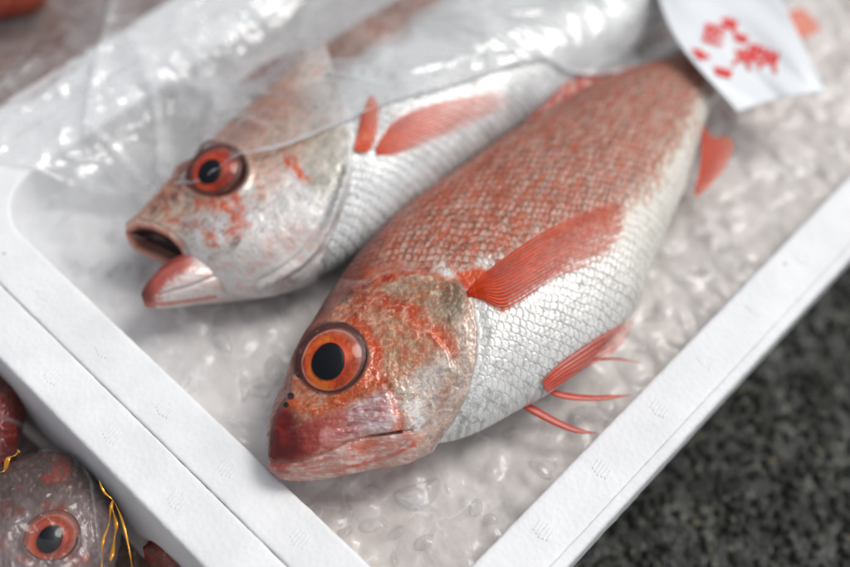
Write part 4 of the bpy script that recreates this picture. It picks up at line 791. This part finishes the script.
pink_fish, F5 = simple_fish([((143, 548), (146, 560)), ((154, 540), (160, 575)), ((170, 545), (172, 600)), ((186, 565), (180, 640)), ((190, 600), (170, 690))],
    -3.2, [0.3, 0.7, 1.0, 1.2, 0.8], 'pinkish fish snout under the bag at the bottom edge, right of the red eye', None, srgb(160, 66, 54), srgb(190, 140, 132), 241, 120)
far_fish, F6 = simple_fish([((48, -14), (50, -6)), ((38, -30), (43, 2)), ((13, -48), (20, 8)), ((-20, -60), (-15, 14)), ((-70, -60), (-70, 40)), ((-130, -40), (-130, 60))],
    -0.6, [0.3, 0.9, 1.4, 1.7, 1.6, 1.0], 'blurred orange red fish in the corner of the upper left box', None, srgb(180, 74, 50), srgb(200, 120, 96), 251, 120)

# ------------------------------------------------------------------ clear film over the upper left, bag over the lower left
def bvh_all(objs):
    V = []; Fc = []; off = 0
    for (P, n_, m_, wrap) in objs:
        V += [tuple(p) for p in P]; Fc += [tuple(np.array(q)+off) for q in grid_faces(n_, m_, wrap)]; off += len(P)
    return BVHTree.FromPolygons(V, Fc)
def coarse(f, ki=6, kj=5):
    g = f.V.reshape(f.N, f.M, 3)[::ki, ::kj]; return (g.reshape(-1, 3), g.shape[0], g.shape[1], True)
def hgt_field(bv, XY, base):
    out = np.empty(len(XY))
    for i, (a, b) in enumerate(XY):
        h = bv.ray_cast(Vector((a, b, 20)), Vector((0, 0, -1))); out[i] = base(a, b) if h[0] is None else max(h[0][2], base(a, b))
    return out
def rim_base(a, b):
    if (BX0 < a < BX1 and BY0 < b < BY1): return -1.4
    if b > 20.9: return -1.8
    return 0.05
bvF = bvh_all([coarse(FB), coarse(FF)])
def film():
    edge = [(-70, 150), (0, 160), (45, 178), (95, 196), (140, 198), (175, 192), (205, 185), (235, 163), (275, 152), (330, 128), (385, 103), (440, 88), (500, 68), (545, 58), (568, 72), (605, 75), (655, 62), (688, 42), (728, 28), (776, 20), (800, -10), (812, -70)]
    far = [(-330, 60), (-280, 10), (-230, -20), (-190, -60), (-150, -90), (-110, -110), (-70, -130), (-30, -150), (10, -165), (60, -180), (110, -195), (160, -205), (210, -215), (260, -225), (300, -230), (360, -240), (430, -245), (500, -250), (560, -250), (610, -250), (690, -250)]
    n1, n2 = 560, 330
    E = spl(edge, n1); Fr = spl(far, n1); E = gs(E, 3.0)
    # height guess per column, then the drape
    t = np.linspace(0, 1, n2)**1.15
    P = (E[:, None]*(1-t)[None, :, None]+Fr[:, None]*t[None, :, None]).reshape(-1, 2)
    zg = 1.2*ss(160, 260, P[:, 0])*ss(-60, 20, P[:, 1]+60)+0.3; W = UA(P, zg).reshape(n1, n2, 3)
    k = 5; ii = np.arange(0, n1, k); jj = np.arange(0, n2, k)
    for it in range(4):
        sub = W[::k, ::k, :2]; h = hgt_field(bvF, sub.reshape(-1, 2), rim_base).reshape(sub.shape[:2])
        h = np.maximum(h, gs(gs(h, 3, 0), 3, 1)); h = gs(gs(h, 2.2, 0), 2.2, 1)
        h = np.stack([np.interp(np.arange(n1), ii, h[:, c]) for c in range(h.shape[1])], 1); h = np.stack([np.interp(np.arange(n2), jj, h[r]) for r in range(n1)], 0)
        zc_ = h+0.15 if it == 0 else 0.5*(zc_+h+0.15)
        W = UA(P, zc_.ravel()).reshape(n1, n2, 3)
    h = zc_-0.15
    x, y = W[..., 0].ravel(), W[..., 1].ravel(); q = P
    wx = x+1.2*fbm(x/5, y/5, 2, 301); wy = y+1.2*fbm(x/5, y/5, 2, 305)
    r1 = ridged(wx/4.5, wy/2.6, 3, 311); r2 = ridged(wx/1.3+9, wy/2.4, 2, 315)
    loose = ss(330, 200, q[:, 0])                                 # crumpled on the left, stretched over the fish
    z = h.ravel()+0.12+0.13*loose+(0.10+0.32*loose)*r1**2+(0.07+0.10*loose)*r2**2
    # creases that stand up
    milk = 0.19+0.16*fbm(x/3, y/3, 3, 321)+0.14*ss(0.72, 0.95, r1)+0.12*ss(0.75, 0.97, r2)*loose
    for pts, hg, w_ in (([(131, 40), (146, 70), (158, 110), (161, 150), (160, 196)], 0.7, 5), ([(118, 0), (104, 50), (92, 95), (88, 140)], 0.5, 4), ([(62, 92), (100, 78), (140, 60)], 0.25, 4), ([(200, 70), (215, 105), (206, 140), (212, 172)], 0.4, 6), ([(150, 84), (205, 95), (262, 96)], 0.35, 5), ([(300, 40), (312, 8), (350, -14)], 0.3, 8), ([(170, 64), (190, 90), (224, 118), (268, 128)], 0.3, 4)):
        _, _, d = sdl(q, pts); z = z+0.45*hg*np.exp(-(d/(1.5*w_))**2); milk = milk+0.38*np.exp(-(d/(w_*0.7))**2)
    rc = np.random.default_rng(77)
    for k in range(110):                                           # fine sharp creases
        a0 = np.array([rc.uniform(-15, 6), rc.uniform(11, 24)] if k < 60 else [rc.uniform(2, 26), rc.uniform(2, 18)]); an = rc.choice([1.9, 2.3, 0.6, -0.9])+rc.normal()*0.35; ln = rc.uniform(1.5, 6); mid_ = a0+0.5*ln*np.array([math.cos(an), math.sin(an)])+rc.normal(size=2)*0.25
        pl_ = [a0, mid_, a0+ln*np.array([math.cos(an), math.sin(an)])]; wz = rc.uniform(0.03, 0.09)
        _, tt_, d = sdl(np.stack([x, y], 1), pl_); e_ = np.exp(-(d/wz)**2)*np.sin(np.pi*np.clip(tt_, 0.02, 0.98)); milk = milk+rc.uniform(0.25, 0.7)*e_; z = z+0.10*np.exp(-(d/(wz*2.2))**2)*np.sin(np.pi*np.clip(tt_, 0, 1))
    for tri in ([(200, 72), (214, 92), (196, 98)], [(214, 88), (262, 96), (226, 106)], [(190, 100), (202, 130), (208, 160), (198, 140)], [(118, 130), (132, 165), (121, 170)], [(92, 128), (112, 140), (98, 146)], [(150, 96), (158, 120), (150, 128)], [(178, 74), (192, 100), (182, 104)], [(206, 108), (226, 122), (214, 128)]):
        milk = milk+pmask(q, tri, 2.0)*0.5  # whitened patches stand in for glints off the crumpled film
    m = pmask(q, [(318, 118), (300, 60), (310, 10), (380, -60), (640, -80), (700, -20), (690, 42), (650, 60), (556, 78), (548, 54), (440, 86), (385, 101)], 16); milk = milk+m*(0.30+0.34*fbm(x/2, y/2, 3, 331))*ss(270, 360, q[:, 0]); milk = milk-0.20*pmask(q, [(225, 165), (240, 120), (300, 60), (340, 50), (350, 120)], 20)
    m = pmask(q, [(150, 90), (205, 75), (262, 96), (230, 118), (210, 150), (195, 120), (165, 118)], 8); milk = milk+m*0.30*ss(-0.2, 0.2, fbm(x/0.9, y/0.9, 3, 341))
    _, _, d = sdl(q, edge); milk = milk+0.45*np.exp(-(d/3.0)**2)*ss(200, 260, q[:, 0])+0.12*np.exp(-(d/5.0)**2)
    m = pmask(q, [(500, 66), (545, 52), (548, 80), (470, 84)], 4); milk = milk+0.25*m
    V = np.stack([x, y, z], 1)
    o = mesh('plastic_film', V, grid_faces(n1, n2), M_film, col=None, attrs={'Milk': np.clip(milk, 0.03, 0.9)}, loc=(-5, 18, -0.2)); tag(o, 'crumpled clear plastic film spread over the upper left of the fish box', 'plastic film')
    hem = V.reshape(n1, n2, 3)[:, 0]+np.array([0, 0, 0.02]); sel = slice(200, 520); Vt, ft = tube(gs(hem, 2)[sel], 0.035, 8)
    hm = mesh('rolled_edge', Vt, ft, M_film, o, attrs={'Milk': np.full(len(Vt), 0.92)}, loc=(-5, 18, -0.2))
    # beads of water standing on the film
    dm = plain('water', (1, 1, 1), 0.02, trans=1.0, ior=1.33); rnd = np.random.default_rng(5); Vg = V.reshape(n1, n2, 3)
    for (px, py) in ((352, 72), (364, 70), (378, 74), (350, 88), (366, 92), (388, 96), (398, 86), (404, 85), (340, 98), (372, 104), (360, 112), (300, 88), (410, 70), (330, 74), (420, 95), (318, 105)):
        dd = np.hypot(q[:, 0]-px, q[:, 1]-py).argmin(); c = V[dd]; r = rnd.uniform(0.05, 0.11); a = np.arange(12)*np.pi/6; R_ = []
        for ph in np.linspace(0.15, 1.5, 5): R_.append(np.stack([r*np.sin(ph)*np.cos(a), r*np.sin(ph)*np.sin(a), np.full(12, 0.6*r*np.cos(ph))], 1))
        mesh('water_bead', np.vstack(R_)+c, [tuple(u) for u in grid_faces(5, 12, True)]+[tuple(range(12)), tuple(48+np.arange(12))[::-1]], dm, o, loc=(-5, 18, -0.2))
film()

def lower_bag():
    edge = [(-60, 352), (0, 372), (22, 382), (42, 400), (58, 432), (80, 452), (102, 478), (124, 500), (142, 522), (168, 548), (190, 580), (200, 640)]
    far = [(-190, 430), (-170, 480), (-150, 520), (-130, 560), (-110, 600), (-90, 640), (-60, 680), (-20, 720), (20, 740), (60, 760), (100, 780), (140, 790)]
    n1, n2 = 330, 240; E = gs(spl(edge, n1), 3); Fr = spl(far, n1); t = np.linspace(0, 1, n2)
    P = (E[:, None]*(1-t)[None, :, None]+Fr[:, None]*t[None, :, None]).reshape(-1, 2); W = UA(P, -1.8).reshape(n1, n2, 3)
    bv = bvh_all([coarse(F3, 4, 4), coarse(F4, 4, 4), coarse(F5, 4, 4)]); k = 5; sub = W[::k, ::k, :2]
    h = hgt_field(bv, sub.reshape(-1, 2), lambda a, b: -3.8).reshape(sub.shape[:2]); h = np.maximum(h, gs(gs(h, 2, 0), 2, 1)); h = gs(gs(h, 1.5, 0), 1.5, 1)
    ii = np.arange(0, n1, k); jj = np.arange(0, n2, k)
    h = np.stack([np.interp(np.arange(n1), ii, h[:, c]) for c in range(h.shape[1])], 1); h = np.stack([np.interp(np.arange(n2), jj, h[r]) for r in range(n1)], 0)
    x, y = W[..., 0].ravel(), W[..., 1].ravel(); wx = x+0.8*fbm(x/3, y/3, 2, 401); wy = y+0.8*fbm(x/3, y/3, 2, 405)
    r1 = ridged(wx/3, wy/2.2, 3, 411); r2 = ridged(wx/0.9, wy/1.1, 2, 415)
    z = h.ravel()+0.2+0.35*r1**2+0.14*r2**2; _, _, d = sdl(P, edge); milk = 0.0+0.04*fbm(x/2, y/2, 3, 421)+0.08*ss(0.75, 0.95, r1)+0.22*np.exp(-(d/2.0)**2)
    for pts, hg, w_ in (([(78, 455), (95, 490), (101, 530), (104, 567)], 0.3, 3), ([(42, 455), (70, 450), (80, 470)], 0.2, 3), ([(0, 430), (30, 420), (52, 440)], 0.25, 4)):
        _, _, d = sdl(P, pts); z = z+hg*np.exp(-(d/w_)**2); milk = milk+0.18*np.exp(-(d/(w_*0.6))**2)
    o = mesh('plastic_bag', np.stack([x, y, z], 1), grid_faces(n1, n2), M_bag, attrs={'Milk': np.clip(milk, 0.02, 0.8)}, loc=(-22, 0, -4)); tag(o, 'clear wet plastic bag drawn over the fish in the lower left box', 'plastic bag')
    gold = plain('gold_ribbon', (0.78, 0.34, 0.02), 0.15, metal=0.6, coat=0.6)
    rb = empty('gold_ribbon', U(118, 530, -1)); tag(rb, 'shiny amber gold ribbon looped at the right of the bagged fish head', 'ribbon')
    for pts, z0, r_ in (([(99, 480), (104, 492), (113, 500), (122, 520), (128, 545), (134, 580)], -0.4, 0.06), ([(113, 500), (109, 520), (103, 545), (100, 575)], -0.5, 0.07), ([(112, 505), (116, 530), (110, 560)], -0.7, 0.10)):
        P3 = UA(spl(pts, 50), z0); P3[:, 2] += 0.12*np.sin(np.arange(50)/4.0); V, fc = tube(P3, r_*0.75*(0.6+0.4*np.sin(np.arange(50)/3.7+r_*90)), 8, 0.25); mesh('ribbon_strand', V, fc, gold, rb)
    rb2 = empty('gold_ribbon', U(8, 462, -1)); tag(rb2, 'short amber gold ribbon below the dark red snout at the left edge', 'ribbon')
    P3 = UA(spl([(-8, 476), (3, 470), (10, 458), (19, 451)], 40), -1.0); P3[:, 2] += 0.1*np.sin(np.arange(40)/3.0); V, fc = tube(P3, 0.11*(0.6+0.4*np.cos(np.arange(40)/3.3)), 8, 0.3); mesh('ribbon_strand', V, fc, gold, rb2)
lower_bag()

# ------------------------------------------------------------------ printed paper tag and the bag corner at the tail
def paper_tag():
    m, n, b = new_mat('tag_paper'); b.inputs['Base Color'].default_value = (0.80, 0.83, 0.86, 1); b.inputs['Roughness'].default_value = 0.3; b.inputs['Alpha'].default_value = 0.9
    TL, BL, BR, TR = (650, -25), (738, 112), (826, 92), (764, -30)
    n1, n2 = 60, 60; a = np.linspace(0, 1, n1)[:, None, None]; c = np.linspace(0, 1, n2)[None, :, None]
    # a runs from the top edge to the bottom edge, c from left to right
    L_ = spl([TL, (678, 42), BL], n1)[:, None]; R_ = spl([TR, (792, 22), BR], n1)[:, None]; P = L_*(1-c)+R_*c
    P[..., 1] += 6*np.sin(np.pi*c[..., 0])*a[..., 0]*0-4*np.sin(np.pi*c[..., 0])*a[..., 0]
    z = 1.5+0.45*np.sin(a[..., 0]*2.8+0.4)-0.5*c[..., 0]+0.14*np.sin(c[..., 0]*6+a[..., 0]*3)+0.05*np.sin(c[..., 0]*17-a[..., 0]*9)
    G = UA(P.reshape(-1, 2), z.ravel()).reshape(n1, n2, 3)
    o = mesh('printed_tag', G.reshape(-1, 3), grid_faces(n1, n2), m, loc=U(745, 60, 1)); tag(o, 'white paper tag with blurred red printed characters beside the tail', 'tag')
    so_ = o.modifiers.new('paper', 'SOLIDIFY'); so_.thickness = 0.0003; so_.offset = 0
    ink = plain('red_ink', tuple(srgb(214, 40, 40)), 0.4); rnd = np.random.default_rng(3)
    ctr = G.mean((0, 1)); bvt = BVHTree.FromPolygons([tuple(p) for p in G.reshape(-1, 3)], [tuple(q) for q in grid_faces(n1, n2)])
    def stroke(p0, p1, wd, V, Fc):
        S = np.linspace(0, 1, 6)[:, None]; L = np.array(p0)*(1-S)+np.array(p1)*S; d = np.array(p1, float)-p0; nrm = np.array([-d[1], d[0]])/np.hypot(*d)*wd
        row = []
        for p in L:
            for sg in (-1, 1):
                dd = RT.T @ np.array([p[0]+sg*nrm[0]-CX, p[1]+sg*nrm[1]-CY, F]); dd /= np.linalg.norm(dd); h = bvt.ray_cast(Vector(O), Vector(dd))
                if h[0] is None: return
                row.append(np.array(h[0])-dd*0.09)
        b0 = len(V); V += row; Fc += [(b0+2*k, b0+2*k+1, b0+2*k+3, b0+2*k+2) for k in range(5)]
    for (cx, cy, w_, h_, kind) in ((712, 34, 10, 9, 0), (727, 25, 8, 7, 1), (739, 38, 7, 4, 2), (699, 54, 9, 4, 3), (721, 72, 9, 4, 2), (741, 58, 9, 9, 1), (754, 53, 8, 8, 0), (767, 60, 9, 10, 1)):
        V = []; Fc = []; ux = np.array([0.93, 0.25]); uy = np.array([-0.2, 0.98])
        if kind == 0: S = [((-1, -.7), (1, -.7)), ((-1, 0), (1, 0)), ((-1, .8), (1, .8)), ((0, -1), (0, 1)), ((-.7, -.7), (-.7, .8))]
        elif kind == 1: S = [((-1, -.5), (1, -.5)), ((0, -1), (-.9, 1)), ((0, -.5), (1, 1)), ((-.6, .2), (.7, .2)), ((.7, -.9), (.7, .2))]
        elif kind == 2: S = [((-1, -.4), (1, -.4)), ((-.8, .6), (.9, .6)), ((.1, -1), (.1, 1))]
        else: S = [((-1, -.6), (1, .3)), ((-.6, .5), (.4, 1)), ((-.2, -1), (.2, 1))]
        for a_, b_ in S:
            p0 = np.array([cx+2, cy])+ux*a_[0]*w_*1.1+uy*a_[1]*h_*1.1; p1 = np.array([cx+2, cy])+ux*b_[0]*w_*1.1+uy*b_[1]*h_*1.1; stroke(p0, p1, 1.9, V, Fc)
        if V: mesh('printed_character', np.array(V), Fc, ink, o, loc=np.array(o.location)*100)
paper_tag()
